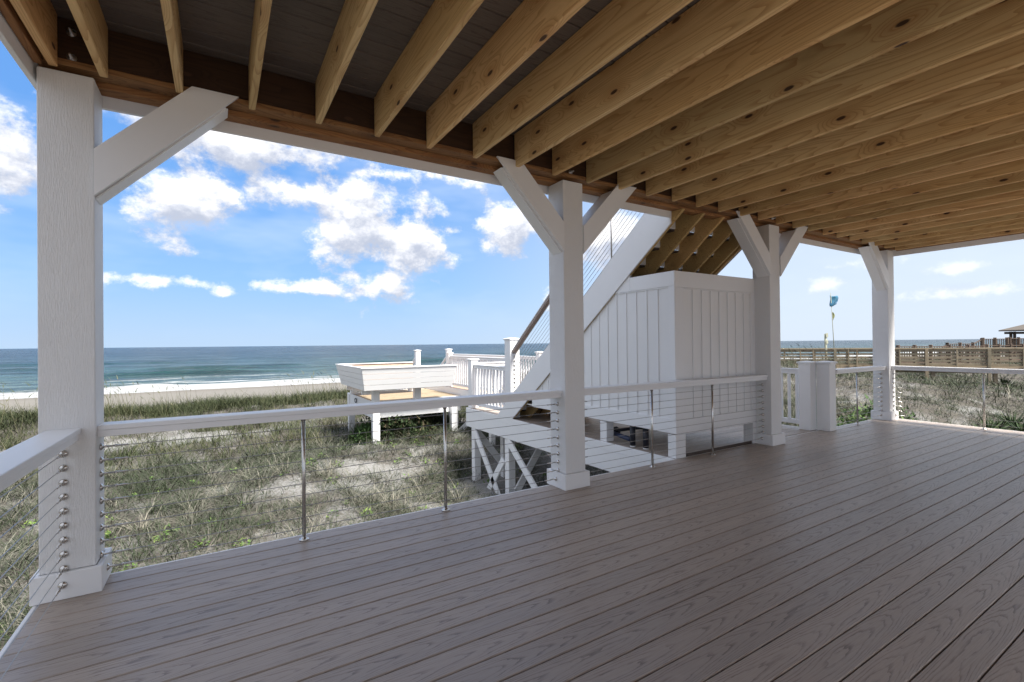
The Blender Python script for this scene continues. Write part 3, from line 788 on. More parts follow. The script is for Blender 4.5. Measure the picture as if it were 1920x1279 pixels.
# ------------------------------------------------------------------ walkway to the beach, platform with benches
wk = empty('walkway', (6.1, 11.8, .12), 'narrow composite walkway leading from the landing to the beach steps', 'walkway')
y = 9.30
while y < 14.55:
    box('floor_board', 5.60, 6.50, y-.1395, y, .095, .12, 'composite_tan', wk, 'X', .0025); y += pitch
box('fascia', 5.582, 5.598, 9.14, 14.5, -.062, .119, 'white_trim', wk, 'Y')
box('fascia', 6.502, 6.52, 9.14, 14.5, -.20, .119, 'white_trim', wk, 'Y')
box('fascia', 5.60, 6.50, 9.135, 9.155, -.1, .119, 'white_trim', wk, 'X')
for yy in (10.2, 12.3, 14.3):
    for xx in (5.68, 6.42): box('leg', xx-.06, xx+.06, yy-.06, yy+.06, -2.2, .09, 'white_trim', wk, 'Z')
newel(4.575, 9.02, .001, 1.045, .16, 'white capped newel post at the outer corner of the landing')
balustrade((4.575, 8.94), (4.575, 7.54), 0, 0, 'short white balustrade from the landing corner to the foot of the stair')
balustrade((4.66, 9.05), (5.60, 9.05), 0, 0, 'white balustrade across the seaward end of the landing', h=.95)
newel(5.66, 12.62, .121, 1.12, .12, 'small white capped post where the walkway opens to the bench platform')
newel(5.66, 9.20, .121, 1.12, .12, 'small white capped post where the walkway leaves the landing')
balustrade((5.66, 12.55), (5.66, 9.27), .12, .12, 'white balustrade on the near side of the walkway beside the bench', h=.90)
newel(6.44, 14.45, .121, 1.20, .15, 'white capped post at the head of the beach steps, right of the gap')
newel(6.44, 9.2, .121, 1.16, .15, 'white capped post on the far side of the walkway at the landing')
balustrade((6.44, 14.37), (6.44, 9.28), .12, .12, 'long white balustrade on the far side of the walkway')
balustrade((6.52, 9.2), (7.62, 9.05), 0.02, 0, 'short white balustrade closing the far corner of the landing')
newel(5.36, 14.45, -.05, 1.18, .15, 'white capped post standing alone at the left of the beach steps beside the bench back')
bs = empty('beach_steps', (5.9, 16.5, -1), 'wooden steps going down from the walkway to the beach between white handrails', 'steps')
for k in range(9):
    box('tread', 5.45, 6.40, 14.56+.28*k, 14.83+.28*k, .0-.18*k-.03, .0-.18*k, 'composite_tan', bs, 'X')
for xx in (5.42, 6.44):
    beam('side_board', (xx, 14.54, -.05), (xx, 17.0, -1.63), .03, .22, 'white_trim', bs)
for xx in (5.36, 6.44):
    beam('hand_rail', (xx, 14.53, .98), (xx, 17.0, -.60), .07, .05, 'white_pvc', bs)
    beam('hand_rail', (xx, 14.53, .80), (xx, 17.0, -.78), .04, .04, 'white_pvc', bs)
    for k in range(8):
        yy = 14.62+.3*k; zz = .98-(yy-14.53)*.64
        box('baluster', xx-.018, xx+.018, yy-.018, yy+.018, zz-.9, zz-.02, 'white_pvc', bs, 'Z')
    box('post', xx-.05, xx+.05, 16.95, 17.05, -2.6, -.5, 'white_trim', bs, 'Z')

pl = empty('bench_platform', (4.4, 13.1, -.05), 'square pine platform on white posts among the dune grass', 'platform')
y = 11.94
while y < 14.45:
    box('floor_board', 3.222, 5.575, y-.1395, y, -.075, -.05, 'platform_pine', pl, 'X', .0025); y += pitch
box('fascia', 3.20, 3.22, 11.78, 14.46, -.46, -.049, 'white_trim', pl, 'Y')
box('fascia', 3.20, 5.575, 11.757, 11.778, -.46, -.049, 'white_trim', pl, 'X')
box('fascia', 3.20, 5.575, 14.462, 14.48, -.46, -.049, 'white_trim', pl, 'X')
for (xx, yy) in ((3.25, 11.68), (5.33, 11.68), (3.25, 14.2), (5.3, 14.2)):
    box('leg', xx-.085, xx+.085, yy-.075, yy+.075, -2.0, -.05 if xx < 4 or True else 0, 'white_trim', pl, 'Z', .004)
beam('brace', (4.45, 11.70, -.45), (5.25, 11.70, -1.15), .035, .12, 'white_trim', pl) if False else None
beam('brace', (5.42, 11.66, -1.05), (6.15, 11.66, -.50), .035, .13, 'white_trim', pl)
beam('brace', (4.10, 12.6, -.9), (5.0, 12.6, -.46), .035, .13, 'white_trim', pl)

bn = empty('corner_bench', (4.0, 12.5, .3), 'u shaped white bench with flared board backs on the platform', 'bench')
ZT, ZL = .800, .270
near_t = [(2.78, 11.10), (5.17, 11.10)]; near_b = [(2.88, 11.28), (5.10, 11.28)]
def lerp(a, b, s): return tuple(a[i]+(b[i]-a[i])*s for i in range(len(a)))
def back(top, bot, inward, nm):
    # four boards from top to bottom, each a thin slab; inward = vector to the seat side
    nb = 4
    iv = Vector(inward)
    for i in range(nb):
        s0 = i/nb+.004; s1 = (i+1)/nb-.010
        def row(s, e):
            p = lerp(top[e], bot[e], s); return Vector((p[0], p[1], ZT+(ZL-ZT)*s))
        q0 = [row(s0, 0), row(s0, 1), row(s1, 1), row(s1, 0)]
        q1 = [p+iv*.022 for p in q0]
        hexa('back_board', q0, q1, 'white_trim', bn)
        q2 = [p+iv*.026 for p in q0]; q3 = [p+iv*.046 for p in q0]
        hexa('inner_board', q2, q3, 'composite_tan', bn)
    def e3(e, z=ZT): return Vector((top[e][0], top[e][1], z))
    a, b = e3(0), e3(1)
    off = -iv*.018
    q0 = [a+off+Vector((0, 0, .004)), b+off+Vector((0, 0, .004)), b+iv*.085+Vector((0, 0, .004)), a+iv*.085+Vector((0, 0, .004))]
    hexa('cap_board', q0, [p+Vector((0, 0, .024)) for p in q0], 'white_trim', bn)
back([(2.78, 11.10), (5.17, 11.10)], [(2.88, 11.28), (5.10, 11.28)], (0, 1, 0), 'near')
back([(2.78, 13.95), (2.78, 11.12)], [(2.88, 13.75), (2.88, 11.30)], (1, 0, 0), 'left')
back([(5.0, 13.95), (2.80, 13.95)], [(4.95, 13.75), (2.90, 13.75)], (0, -1, 0), 'far')
for k in range(3):
    box('seat_board', 2.95, 5.05, 11.34+.145*k, 11.48+.145*k, .262, .290, 'composite_tan', bn, 'X')
    box('seat_board', 2.92, 4.95, 13.30+.145*k, 13.44+.145*k, .262, .290, 'composite_tan', bn, 'X')
    box('seat_board', 2.93+.145*k, 3.07+.145*k, 11.78, 13.29, .262, .290, 'composite_tan', bn, 'Y')
for (xx, yy) in ((3.25, 11.68), (4.32, 11.70), (3.27, 14.0), (4.9, 13.75)):
    box('leg', xx-.085, xx+.085, yy-.07, yy+.07, -.048, .24, 'white_trim', bn, 'Z')
for yy in (11.95, 12.9, 13.5):
    box('seat_bracket', 2.98, 3.42, yy-.02, yy+.02, .12, .258, 'white_trim', bn, 'X')
tp = empty('water_tap', (3.12, 13.3, -.15), 'small dark hose loop hanging on the left side of the bench platform', 'hose')
for k in range(10):
    a0 = k*.6; a1 = a0+.6
    rod('loop', (3.16, 13.3+.10*math.cos(a0), -.16+.06*math.sin(a0)), (3.16, 13.3+.10*math.cos(a1), -.16+.06*math.sin(a1)), .012, 'black_foam', tp, 8)

# ------------------------------------------------------------------ lumber dune boardwalk at the right
A0 = Vector((22.60, 12.66, 0)); A1 = Vector((29.0, 2.33, 0)); dl = (A1-A0).normalized(); nl = Vector((-dl.y, dl.x, 0))
if nl.x < 0: nl = -nl
bw = empty('dune_boardwalk', (26.4, 6.9, 0), 'pale pine boardwalk with five plank railing crossing the dune behind the right corner column', 'boardwalk')
Lb = (A1-A0).length
for side, off in (('near', 0), ('far', 1.7)):
    o = nl*off
    beam('cap_rail', A0+o+Vector((0, 0, .955)), A1+o+Vector((0, 0, .955)), .14, .036, 'boardwalk_pine', bw)
    for r_ in range(5 if side == 'near' else 1):
        z = .865-.142*r_
        nseg = 3
        for sgi in range(nseg):
            a = A0+(A1-A0)*(sgi/nseg)+o; b = A0+(A1-A0)*((sgi+1)/nseg-.001)+o
            jz = random.uniform(-.008, .008)
            beam('plank', a+Vector((0, 0, z+jz)), b+Vector((0, 0, z-jz*.5)), .036, .088+random.uniform(-.006, .006), 'boardwalk_pine', bw)
    beam('side_board', A0+o+Vector((0, 0, .15)), A1+o+Vector((0, 0, .15)), .04, .09, 'boardwalk_pine', bw)
def along(u, dep_off=0):
    # point of the railing line seen at horizontal picture position u (1920 wide)
    du = (u-960)/891.585
    dirv = Vector((fw.x+rt.x*du, fw.y+rt.y*du, 0))
    # intersect (0,0)+t*dir with A0+s*dl
    den = dirv.x*dl.y-dirv.y*dl.x
    t_ = (A0.x*dl.y-A0.y*dl.x)/den
    return Vector((dirv.x*t_, dirv.y*t_, 0))
for u, big in ((1500, 0), (1524, 0), (1565, 1), (1590, 0), (1606, 0), (1640, 1), (1686, 0), (1736, 1), (1793, 0), (1853, 1), (1918, 0), (1985, 1)):
    p = along(u)-nl*.045
    w = .07 if big else .03
    m_, _ = frame_to((0, 0, 0), dl)
    zb_ = -2.0 if big else .0
    beam('post' if big else 'stile', p+Vector((0, 0, zb_)), p+Vector((0, 0, .93)), .04 if not big else .10, .05 if not big else .105, 'boardwalk_pine', bw, .004, upv=dl)
for s in np.arange(.4, Lb, 1.3):
    p = A0+dl*float(s)+nl*(1.7+.045); beam('stile', p+Vector((0, 0, 0)), p+Vector((0, 0, .93)), .05, .07, 'boardwalk_pine', bw, .004, upv=dl)
for u in (1870, 1752):
    p = along(u)+nl*.25; beam('post', p+Vector((0, 0, -2)), p+Vector((0, 0, .0)), .12, .13, 'boardwalk_pine', bw, .004, upv=dl)
for s in np.arange(0, Lb, .147):
    p = A0+dl*float(s+.07); beam('tread_board', p+Vector((0, 0, .04)), p+nl*1.66+Vector((0, 0, .04)), .14, .036, 'boardwalk_pine', bw, .002)
beam('bearer', A0+nl*.25+Vector((0, 0, -.03)), A1+nl*.25+Vector((0, 0, -.03)), .05, .09, 'boardwalk_pine', bw)

def at(u, v, dep):
    return Vector((0, 0, 1.35))+(fw+rt*((u-960)/891.585)+up*((639.5-v)/891.585))*dep
# sign post
q = at(1549, 660, 22.4)
sp_ = empty('beach_sign', (q.x, q.y, 0), 'leaning grey wooden post with two small boards beside the flagpole', 'sign')
rod('post', (q.x, q.y, -.2), (q.x-.04, q.y, 1.66), .055, 'sign_grey', sp_, 8)
beam('board', (q.x-.16, q.y-.07, 1.58), (q.x+.03, q.y-.07, 1.60), .02, .20, 'sign_grey', sp_)
beam('board', (q.x-.14, q.y-.07, 1.27), (q.x+.04, q.y-.07, 1.28), .02, .16, 'sign_grey', sp_)
# flagpole with blue and yellow flags
q = at(1566, 655, 26); qt = at(1557.5, 549, 26)
fp = empty('flagpole', (q.x, q.y, 0), 'thin flagpole with a torn blue flag and a small yellow pennant above the boardwalk', 'flagpole')
rod('pole', (q.x, q.y, -.3), tuple(qt), .022, 'sign_grey', fp, 8, .014)
def cloth(name, pts_fn, nu, nv, mt, parent, origin):
    vs = []; fs = []
    for j in range(nv+1):
        for i in range(nu+1): vs.append(pts_fn(i/nu, j/nv))
    for j in range(nv):
        for i in range(nu): a = j*(nu+1)+i; fs.append((a, a+1, a+nu+2, a+nu+1))
    me = bpy.data.meshes.new(name); me.from_pydata([tuple(v) for v in vs], [], fs); me.materials.append(MT[mt])
    for p in me.polygons: p.use_smooth = True
    o = new_obj(name, me, parent, origin); md = o.modifiers.new('solid', 'SOLIDIFY'); md.thickness = .006; return o
axis_dn = (Vector((q.x, q.y, .9))-qt).normalized(); sdv = Vector((rt.x, rt.y, 0)).normalized(); bkv = Vector((fw.x, fw.y, 0)).normalized()
def blue(u, v):
    top = qt+axis_dn*(.14+.02*math.sin(v*6)); 
    w = .46*(1-.25*abs(v-.35))+.02*math.sin(v*11)
    return (top+axis_dn*(v*.62*(1-.22*u)+.05*math.sin(u*3))+sdv*(-.07+u*w+.04*math.sin(v*5))+bkv*(.04*math.sin(u*7+v*3)))-top0
top0 = qt+axis_dn*.14
cloth('blue_flag', blue, 10, 10, 'flag_blue', fp, top0)
top1 = qt+axis_dn*1.07
def yel(u, v): return axis_dn*(v*.44)+sdv*(u*.13*math.sin(math.pi*min(1, v*1.0+.05)))+bkv*.03*math.sin(u*5+v*4)
cloth('yellow_pennant', yel, 4, 8, 'flag_yellow', fp, top1)

# ------------------------------------------------------------------ far brown walkways and gazebo
def far_rail(p0, p1, z0, z1, label, nposts, h=.95):
    """z0/z1 = level of top rail"""
    p0 = Vector((*p0, 0)); p1 = Vector((*p1, 0)); L = (p1-p0).length; dr = (p1-p0).normalized()
    mid = (p0+p1)/2
    t = empty('boardwalk_railing', (mid.x, mid.y, 0), label, 'railing', 'dark brown baluster railings of the far boardwalk')
    a = p0+Vector((0, 0, z0)); b = p1+Vector((0, 0, z1))
    beam('top_rail', a, b, .14, .05, 'weathered_wood', t); beam('bottom_rail', a-Vector((0, 0, h-.12)), b-Vector((0, 0, h-.12)), .05, .09, 'weathered_wood', t)
    beam('skirt_board', a-Vector((0, 0, h+.12)), b-Vector((0, 0, h+.12)), .05, .24, 'weathered_wood', t)
    for i in range(nposts):
        s = i/(nposts-1); p = p0+(p1-p0)*s; zt = z0+(z1-z0)*s
        box('post', p.x-.09, p.x+.09, p.y-.09, p.y+.09, -1.6, zt+.12, 'weathered_wood', t, 'Z', .01)
    n = int(L/.17)
    for i in range(n):
        s = (i+.5)/n; p = p0+(p1-p0)*s; zt = z0+(z1-z0)*s
        box('baluster', p.x-.022, p.x+.022, p.y-.022, p.y+.022, zt-h+.13, zt-.02, 'weathered_wood', t, 'Z', 0)
    return t
def xy(u, dep): v = at(u, 640, dep); return (v.x, v.y)
far_rail(xy(1684, 33), xy(1745, 33), .86, .86, 'dark brown baluster railing behind the pine boardwalk, leftmost length', 3)
far_rail(xy(1668, 33), xy(1683, 33), .45, .84, 'sloping dark brown stair railing at the left end of the far boardwalk', 2)
far_rail(xy(1745, 33.2), xy(1850, 33.2), .84, .84, 'dark brown baluster railing of the far boardwalk, middle length', 4)
far_rail(xy(1850, 33.4), xy(1960, 33.4), .86, .86, 'dark reddish brown baluster railing below the gazebo', 6)
far_rail(xy(1776, 38), xy(1824, 38), .96, .96, 'second dark brown railing further back, before the slope up to the gazebo deck', 3)
far_rail(xy(1762, 38), xy(1776, 38), .55, .94, 'short sloping brown railing left of the second railing', 2)
far_rail(xy(1824, 40), xy(1841, 40), .90, 1.30, 'sloping brown stair railing rising to the gazebo deck', 2)
far_rail(xy(1843, 40), xy(1888, 40), 1.33, 1.33, 'brown baluster railing of the raised gazebo deck, left of the gazebo posts', 3)
far_rail(xy(1893, 40.5), xy(1960, 40.5), 1.35, 1.35, 'brown baluster railing of the raised gazebo deck between the gazebo posts', 5)
gz = empty('gazebo', (*xy(1965, 41.5), 0), 'brown gazebo with low hipped shingle roof at the right edge', 'gazebo')
gc = Vector((*xy(1962, 41.8), 0)); ga = Vector((rt.x, rt.y, 0)).normalized(); gb = Vector((fw.x, fw.y, 0)).normalized()
for i, j in ((-1, -1), (1, -1), (-.72, 1), (1, 1), (-.35, -1)):
    p = gc+ga*i*1.85+gb*j*1.7
    if i == -.35: p = gc-ga*1.2+gb*1.5
    box('post', p.x-.09, p.x+.09, p.y-.09, p.y+.09, -1.6, 1.98, 'weathered_wood', gz, 'Z', .01)
e = []
for i, j in ((-1, -1), (1, -1), (1, 1), (-1, 1)): e.append(gc+ga*i*2.15+gb*j*2.0+Vector((0, 0, 2.12)))
ap = gc+Vector((0, 0, 3.02))
ctr = gc+Vector((0, 0, 2.4))
vs = [tuple(v-ctr) for v in e]+[tuple(v-Vector((0, 0, .10))-ctr) for v in e]+[tuple(ap-ctr)]
me = bpy.data.meshes.new('roof'); me.from_pydata(vs, [], [(0, 1, 8), (1, 2, 8), (2, 3, 8), (3, 0, 8), (4, 5, 1, 0), (5, 6, 2, 1), (6, 7, 3, 2), (7, 4, 0, 3), (7, 6, 5, 4)]); me.materials.append(MT['roof_shingle'])
new_obj('roof', me, gz, ctr)
for j in (-1, 1): beam('header', gc-ga*1.9+gb*j*1.7+Vector((0, 0, 1.86)), gc+ga*1.9+gb*j*1.7+Vector((0, 0, 1.86)), .08, .2, 'weathered_wood', gz)
for i in range(9):
    p = gc-ga*(2.0-.5*i)-gb*1.95; beam('rafter', p+Vector((0, 0, 2.0)), p+gb*.7+Vector((0, 0, 2.05)), .05, .1, 'weathered_wood', gz)
beam('deck_floor', gc-ga*2.6+Vector((0, 0, .42)), gc+ga*2.6+Vector((0, 0, .42)), 4.2, .2, 'weathered_wood', gz)

# ------------------------------------------------------------------ plants
def m_blades(name, stops, rough=.75, trans=.25):
    m, t, b = mat(name)
    at_ = t.node('ShaderNodeAttribute', attribute_name='tint').outputs['Fac']
    col = t.ramp(at_, stops); t.put(b.inputs['Base Color'], col); b.inputs['Roughness'].default_value = rough
    b.inputs['Specular IOR Level'].default_value = .25
    return m
GRASS = m_blades('grass_blades', [(0, (.018, .030, .012)), (.25, (.04, .055, .024)), (.5, (.066, .078, .050)), (.72, (.112, .113, .092)), (1, (.27, .25, .20))])
CRESTM = m_blades('crest_grass_blades', [(0, (.026, .036, .014)), (.5, (.062, .072, .032)), (1, (.15, .135, .085))])
LEAFM = m_blades('weed_leaves', [(0, (.04, .09, .02)), (.6, (.11, .20, .045)), (1, (.20, .26, .07))])
SHRUBM = m_blades('shrub_leaves', [(0, (.02, .042, .012)), (.5, (.055, .105, .03)), (1, (.13, .19, .06))])
YUCM = m_blades('yucca_leaves', [(0, (.014, .028, .012)), (.6, (.04, .07, .028)), (1, (.10, .13, .055))])
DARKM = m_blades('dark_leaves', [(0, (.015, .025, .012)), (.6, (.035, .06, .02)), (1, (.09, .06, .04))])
def blades(px, py, pz, ang, lean, length, width, curl, tint, seg=3):
    """arching ribbons; returns verts, faces, tint per vertex"""
    n = len(px); s = np.linspace(0, 1, seg+1)
    th = lean[:, None]+curl[:, None]*s[None, :]          # angle from vertical along the blade
    ds = length[:, None]/seg
    hx = np.concatenate([np.zeros((n, 1)), np.cumsum(np.sin(th[:, 1:])*ds, 1)], 1)
    hz = np.concatenate([np.zeros((n, 1)), np.cumsum(np.cos(th[:, 1:])*ds, 1)], 1)
    cx = px[:, None]+hx*np.cos(ang)[:, None]; cy = py[:, None]+hx*np.sin(ang)[:, None]; cz = pz[:, None]+hz
    wa = ang+np.pi/2+rng.uniform(-.8, .8, n)
    w = width[:, None]*(1-s[None, :]**1.6*.92)*.5
    wx = np.cos(wa)[:, None]*w; wy = np.sin(wa)[:, None]*w
    Lr = np.stack([cx-wx, cy-wy, cz], 2); Rr = np.stack([cx+wx, cy+wy, cz], 2)
    V = np.stack([Lr, Rr], 2).reshape(n, -1, 3)
    base = np.arange(n)[:, None]*(2*(seg+1)); k = np.arange(seg)[None, :]*2
    F = np.stack([base+k, base+k+1, base+k+3, base+k+2], 2)
    T = np.repeat((tint[:, None]+0*s[None, :]), 2, 1)
    return V.reshape(-1, 3), F.reshape(-1, 4), T.ravel()
def blade_obj(name, parts, mt, parent=None):
    vs = []; fs = []; ts = []; o = 0
    for V, F, T in parts: vs.append(V); fs.append(F+o); ts.append(T); o += len(V)
    V = np.concatenate(vs); F = np.concatenate(fs); T = np.concatenate(ts)
    if parent is not None: V = V-np.array(parent.location)[None, :]
    ob = np_mesh(name, V, F.ravel(), np.full(len(F), 4), mt)
    if parent is not None: ob.parent = parent
    a = ob.data.attributes.new('tint', 'FLOAT', 'POINT'); a.data.foreach_set('value', T.astype(np.float32))
    return ob
def blocked(x, y):
    return ((x > -1.0) & (x < 10.0) & (y < 3.95))
def scatter(n, x0, x1, y0, y1, dens, minv=0):
    x = rng.uniform(x0, x1, n); y = rng.uniform(y0, y1, n)
    k = (rng.random(n) < dens(x, y)) & ~blocked(x, y); return x[k], y[k]
def in_view(x, y, m=.12):
    f = fw.x*x+fw.y*y; r_ = rt.x*x+rt.y*y
    return (f > .5) & (np.abs(r_) < f*(1.077+m)+.5)
def tufts(cx, cy, nb, rad, Lr, wr, tr, leanr=(.05, .9), curlr=(.3, 1.6), seg=3):
    nb = np.asarray(nb); idx = np.repeat(np.arange(len(cx)), nb); n = len(idx)
    r_ = rng.random(n)**.6*rad; a = rng.uniform(0, 2*np.pi, n)
    px = cx[idx]+r_*np.cos(a); py = cy[idx]+r_*np.sin(a)
    ang = a+rng.normal(0, .7, n); sc = rng.uniform(.7, 1.25, len(cx))[idx]
    tt = rng.uniform(tr[0], tr[1], len(cx))[idx]*.9+(fbm(cx*1.1, cy*1.1, 3)[idx]-.5)*.7+rng.normal(0, .17, n)
    lean = rng.uniform(*leanr, n)*(.4+.6*r_/rad); curl = rng.uniform(*curlr, n)
    # a sea wind leans everything a little inland and to the right
    return blades(px, py, height(px, py)-.02, ang, lean, rng.uniform(*Lr, n)*sc, rng.uniform(*wr, n), curl, np.clip(tt, 0, 1), seg)
dn = lambda x, y: np.clip(veg(x, y)*1.15-.12, 0, 1)*in_view(x, y)
# near dune, tufts of arching grass
x, y = scatter(5200, -10, 7.5, 3.7, 13, dn)
P1 = tufts(x, y, rng.integers(8, 28, len(x)), .17, (.18, .46), (.006, .011), (.05, .80), (.05, .9), (.6, 1.9))
x, y = scatter(1500, -10, 6, 3.7, 13, lambda x, y: dn(x, y)*smooth(.35, .7, fbm(x*.8, y*.8, 2)))
P2 = tufts(x, y, rng.integers(22, 50, len(x)), .11, (.34, .64), (.006, .010), (.35, 1.0), (.1, .7), (.9, 1.9))
blade_obj('dune_grass', [P1, P2], GRASS).data.name = 'dune_grass'
tag(bpy.data.objects['dune_grass'], 'grey green clumps of arching dune grass below the porch railing', 'grass', kind='stuff')
# fallen straw lying on the sand
x, y = scatter(26000, -8, 8, 3.8, 13, lambda x, y: (.25+.75*veg(x, y))*in_view(x, y)); n = len(x)
st_ = blades(x, y, height(x, y)+.012, rng.uniform(0, 6.28, n), rng.uniform(1.35, 1.6, n), rng.uniform(.08, .30, n), rng.uniform(.003, .006, n), rng.uniform(-.15, .2, n), np.clip(rng.normal(.7, .2, n), 0, 1), 2)
tag(blade_obj('fallen_straw', [st_], GRASS), 'dry straw and dead stems lying on the sand', 'straw', kind='stuff')
# middle distance to the crest
x, y = scatter(6500, -24, 13, 12.5, 21.5, lambda x, y: dn(x, y))
P3 = tufts(x, y, rng.integers(8, 22, len(x)), .28, (.25, .55), (.010, .016), (.05, .72), seg=2)
x, y = scatter(6500, -30, 22, 20.6, 24.2, lambda x, y: np.clip(.35+veg(x, y), 0, 1)*in_view(x, y)*.9)
P4 = tufts(x, y, rng.integers(8, 20, len(x)), .25, (.28, .58), (.012, .018), (.0, .45), (.1, .8), seg=2)
tag(blade_obj('crest_grass', [P3, P4], CRESTM), 'band of taller olive grass on the dune crest in front of the beach', 'grass', kind='stuff')
# right hand dune
x, y = scatter(16000, 9.8, 32, -2, 18, lambda x, y: dn(x, y)*.85)
dd = np.hypot(x, y)
P5 = tufts(x, y, rng.integers(7, 18, len(x)), .22, (.16, .40), (.008, .014), (.05, .95), (.2, .9), seg=2)
x, y = scatter(5000, 7.8, 16, 3.8, 14, lambda x, y: dn(x, y)*.9)
P6 = tufts(x, y, rng.integers(8, 20, len(x)), .2, (.18, .42), (.007, .012), (.05, .85), (.2, .9), seg=2)
x, y = scatter(5000, 22, 60, 2, 24, lambda x, y: np.clip(veg(x, y)+.3, 0, 1)*in_view(x, y)*.8)
P7 = tufts(x, y, rng.integers(5, 12, len(x)), .4, (.3, .55), (.02, .035), (.1, .7), (.2, .7), seg=2)
tag(blade_obj('right_dune_grass', [P5, P6, P7], GRASS), 'wiry grey green grass covering the dune right of the porch', 'grass', kind='stuff')
# sea oats: tall stalks with seed heads
x, y = scatter(900, -26, 12, 18.5, 24, lambda x, y: smooth(.35, .6, fbm(x*.5, y*.3, 2))*in_view(x, y))
x2, y2 = scatter(260, 14, 24, 8, 16, lambda x, y: in_view(x, y)*.7)
x = np.concatenate([x, x2]); y = np.concatenate([y, y2]); n = len(x)
ang = rng.normal(2.6, .7, n); L_ = rng.uniform(.7, 1.45, n); ln_ = rng.uniform(.05, .35, n)
stalk = blades(x, y, height(x, y), ang, ln_, L_, np.full(n, .013), rng.uniform(.0, .25, n), rng.uniform(.5, .9, n), 4)
hd = blades(x+L_*.86*np.sin(ln_+.08)*np.cos(ang), y+L_*.86*np.sin(ln_+.08)*np.sin(ang), height(x, y)+L_*.86*np.cos(ln_+.08), ang, ln_+.3, L_*.2, np.full(n, .028), rng.uniform(.4, .9, n), rng.uniform(.35, .8, n), 3)
tag(blade_obj('sea_oats', [stalk, hd], CRESTM), 'thin tall sea oat stalks rising above the dune crest', 'grass', kind='stuff')
# broad leaved weeds
def leafy(cx, cy, nb, rad, size, tr=(0, 1), zoff=0, hmax=.2):
    idx = np.repeat(np.arange(len(cx)), nb); n = len(idx)
    r_ = rng.random(n)**.5*rad; a = rng.uniform(0, 2*np.pi, n)
    px = cx[idx]+r_*np.cos(a); py = cy[idx]+r_*np.sin(a); pz = height(px, py)+zoff+rng.random(n)**1.0*hmax*(1-(r_/rad)**2*.7)
    L_ = rng.uniform(*size, n)
    return blades(px, py, pz, rng.uniform(0, 6.28, n), rng.uniform(.5, 1.5, n), L_, L_*.62, rng.uniform(.0, .6, n), np.clip(rng.uniform(*tr, n), 0, 1), 2)
x, y = scatter(420, -7, 7, 3.9, 12, lambda x, y: in_view(x, y)*.55)
tag(blade_obj('broadleaf_weeds', [leafy(x, y, rng.integers(8, 26, len(x)), .11, (.03, .07), (.3, 1), 0, .10)], LEAFM), 'small bright green broad leaved weeds between the grass clumps', 'weeds', kind='stuff')
# shrubs
def shrub(cx, cy, rad, hgt, n, size, mt, label, tr=(0, 1), group=None):
    z = float(height(np.array([cx]), np.array([cy]))[0])
    s = empty('shrub', (cx, cy, z), label, 'shrub', group)
    a = rng.uniform(0, 6.28, n); e_ = np.arcsin(rng.random(n)); rr = rng.random(n)**.35
    lump = .75+.5*fbm(a*1.3+cx, e_*2+cy, 2)
    px = cx+np.cos(a)*np.cos(e_)*rad*rr*lump; py = cy+np.sin(a)*np.cos(e_)*rad*rr*lump; pz = z-.05+np.sin(e_)*hgt*rr*lump
    L_ = rng.uniform(*size, n)
    tint = np.clip(rng.uniform(*tr, n), 0, 1)
    b = blades(px, py, pz, rng.uniform(0, 6.28, n), rng.uniform(.1, 1.4, n), L_, L_*.42, rng.uniform(0, .6, n), tint, 2)
    o = blade_obj('foliage', [b], mt, s); o['kind'] = 'stuff'
    nb = 14; aa = rng.uniform(0, 6.28, nb)
    w = blades(np.full(nb, cx)+rng.normal(0, .04, nb), np.full(nb, cy)+rng.normal(0, .04, nb), np.full(nb, z-.05), aa, rng.uniform(.1, .9, nb), np.full(nb, hgt*.9), np.full(nb, .02), rng.uniform(0, .5, nb), np.full(nb, .1), 3)
    o2 = blade_obj('stems', [w], DARKM, s); return s
def bear(u, dep):
    v = (fw+rt*((u-960)/891.585))*dep; return v.x, v.y
shrub(*bear(1592, 9.6), .50, 1.25, 1900, (.06, .13), SHRUBM, 'bright green shrub behind the short cable railing, left of the far corner column')
shrub(*bear(1632, 10.2), .55, 1.35, 2000, (.06, .13), SHRUBM, 'bright green shrub directly behind the foot of the far corner column')
shrub(*bear(1690, 10.4), .55, 1.10, 1800, (.06, .13), SHRUBM, 'low bright green shrub just right of the far corner column')
shrub(*bear(1486, 9.0), .5, .75, 900, (.06, .12), SHRUBM, 'small yellow green shrub seen through the balustrade left of the gateway posts', (.3, 1))
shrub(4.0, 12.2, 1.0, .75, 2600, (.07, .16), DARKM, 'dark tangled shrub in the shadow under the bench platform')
shrub(3.15, 12.1, .42, .48, 1300, (.07, .16), SHRUBM, 'green shrub at the left leg of the bench platform', (0, .35))
shrub(4.9, 12.9, .8, .5, 1500, (.07, .15), DARKM, 'low dark shrub beneath the right half of the bench platform')
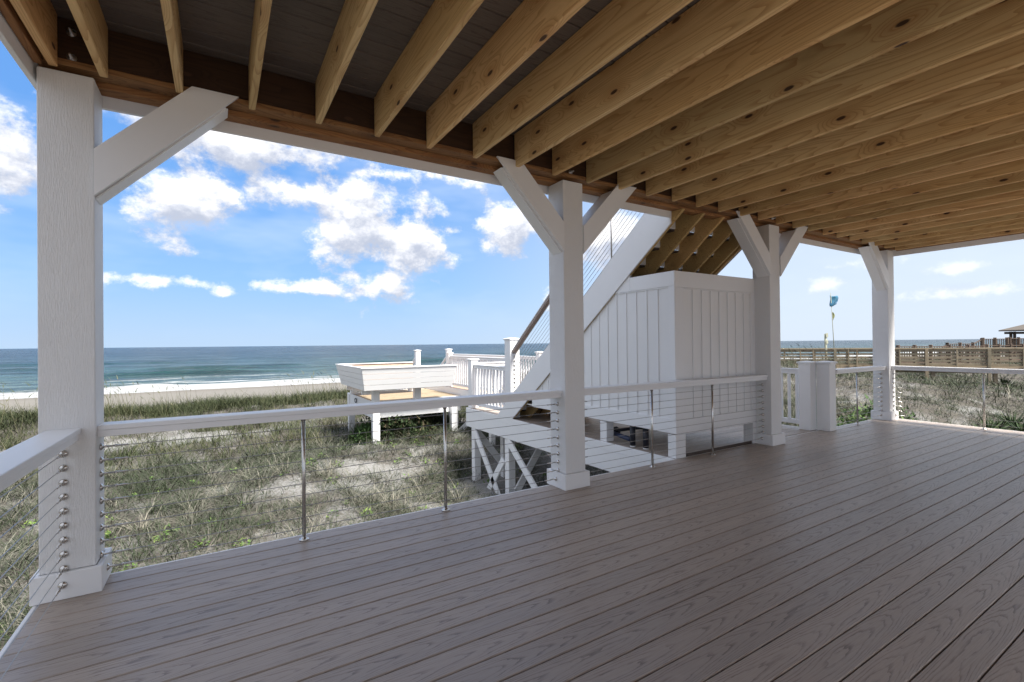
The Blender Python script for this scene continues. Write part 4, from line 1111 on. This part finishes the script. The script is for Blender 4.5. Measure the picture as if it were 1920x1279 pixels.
def yucca(cx, cy, sz, label, n=70):
    z = float(height(np.array([cx]), np.array([cy]))[0])
    s = empty('yucca', (cx, cy, z), label, 'yucca', 'spiky yuccas at the right edge of the porch')
    a = rng.uniform(0, 6.28, n); ln2 = np.arccos(rng.uniform(.1, 1, n))
    b = blades(np.full(n, cx), np.full(n, cy), np.full(n, z+sz*.25), a, ln2, rng.uniform(.6, 1, n)*sz, np.full(n, .045*sz/.5), rng.uniform(-.1, .25, n), rng.uniform(0, 1, n), 2)
    o = blade_obj('leaves', [b], YUCM, s)
    rod('trunk', (cx, cy, z-.05), (cx, cy, z+sz*.35), .05, 'weathered_wood', s, 8, .035)
for (u_, dp_), sz_, lab_ in (((1851, 11.6), .72, 'light green yucca right beside the steel post of the right railing'), ((1869, 12.2), .62, 'yellowish yucca second from the steel railing post'), ((1897, 12.6), .80, 'tallest dark green yucca of the group at the right edge'),
        ((1876, 11.2), .50, 'pale low yucca in front of the tall one'), ((1916, 11.6), .62, 'yucca cut by the right edge of the picture'), ((1886, 19.5), .72, 'dark yucca standing alone up the slope by the boardwalk leg'), ((1858, 10.9), .5, 'small bright yucca nearest the deck edge')):
    yucca(*bear(u_, dp_), sz_*.80, lab_, 95)
# shells
for (cx_, cy_, r_, lab_) in ((2.55, 6.35, .07, 'curved white shell on bare sand near the railing post'), (1.55, 6.3, .05, 'small white shell half buried left of the railing post'), (2.9, 6.2, .04, 'tiny white shell right of the larger shell')):
    z = float(height(np.array([cx_]), np.array([cy_]))[0])
    vs = []; fs = []; nu, nv = 10, 5
    for j in range(nv+1):
        for i in range(nu+1):
            a_ = math.pi*(.1+1.5*i/nu); q_ = j/nv
            rr = r_*(q_**.7)*(1+.08*math.sin(i*3)); vs.append((rr*math.cos(a_), rr*math.sin(a_)*.8, r_*.5*math.cos(q_*1.5)+.01))
    for j in range(nv):
        for i in range(nu): a_ = j*(nu+1)+i; fs.append((a_, a_+1, a_+nu+2, a_+nu+1))
    me = bpy.data.meshes.new('seashell'); me.from_pydata(vs, [], fs); me.materials.append(MT['shell_white'])
    o = new_obj('seashell', me, None, (cx_, cy_, z)); md = o.modifiers.new('s', 'SOLIDIFY'); md.thickness = .006
    tag(o, lab_, 'shell')
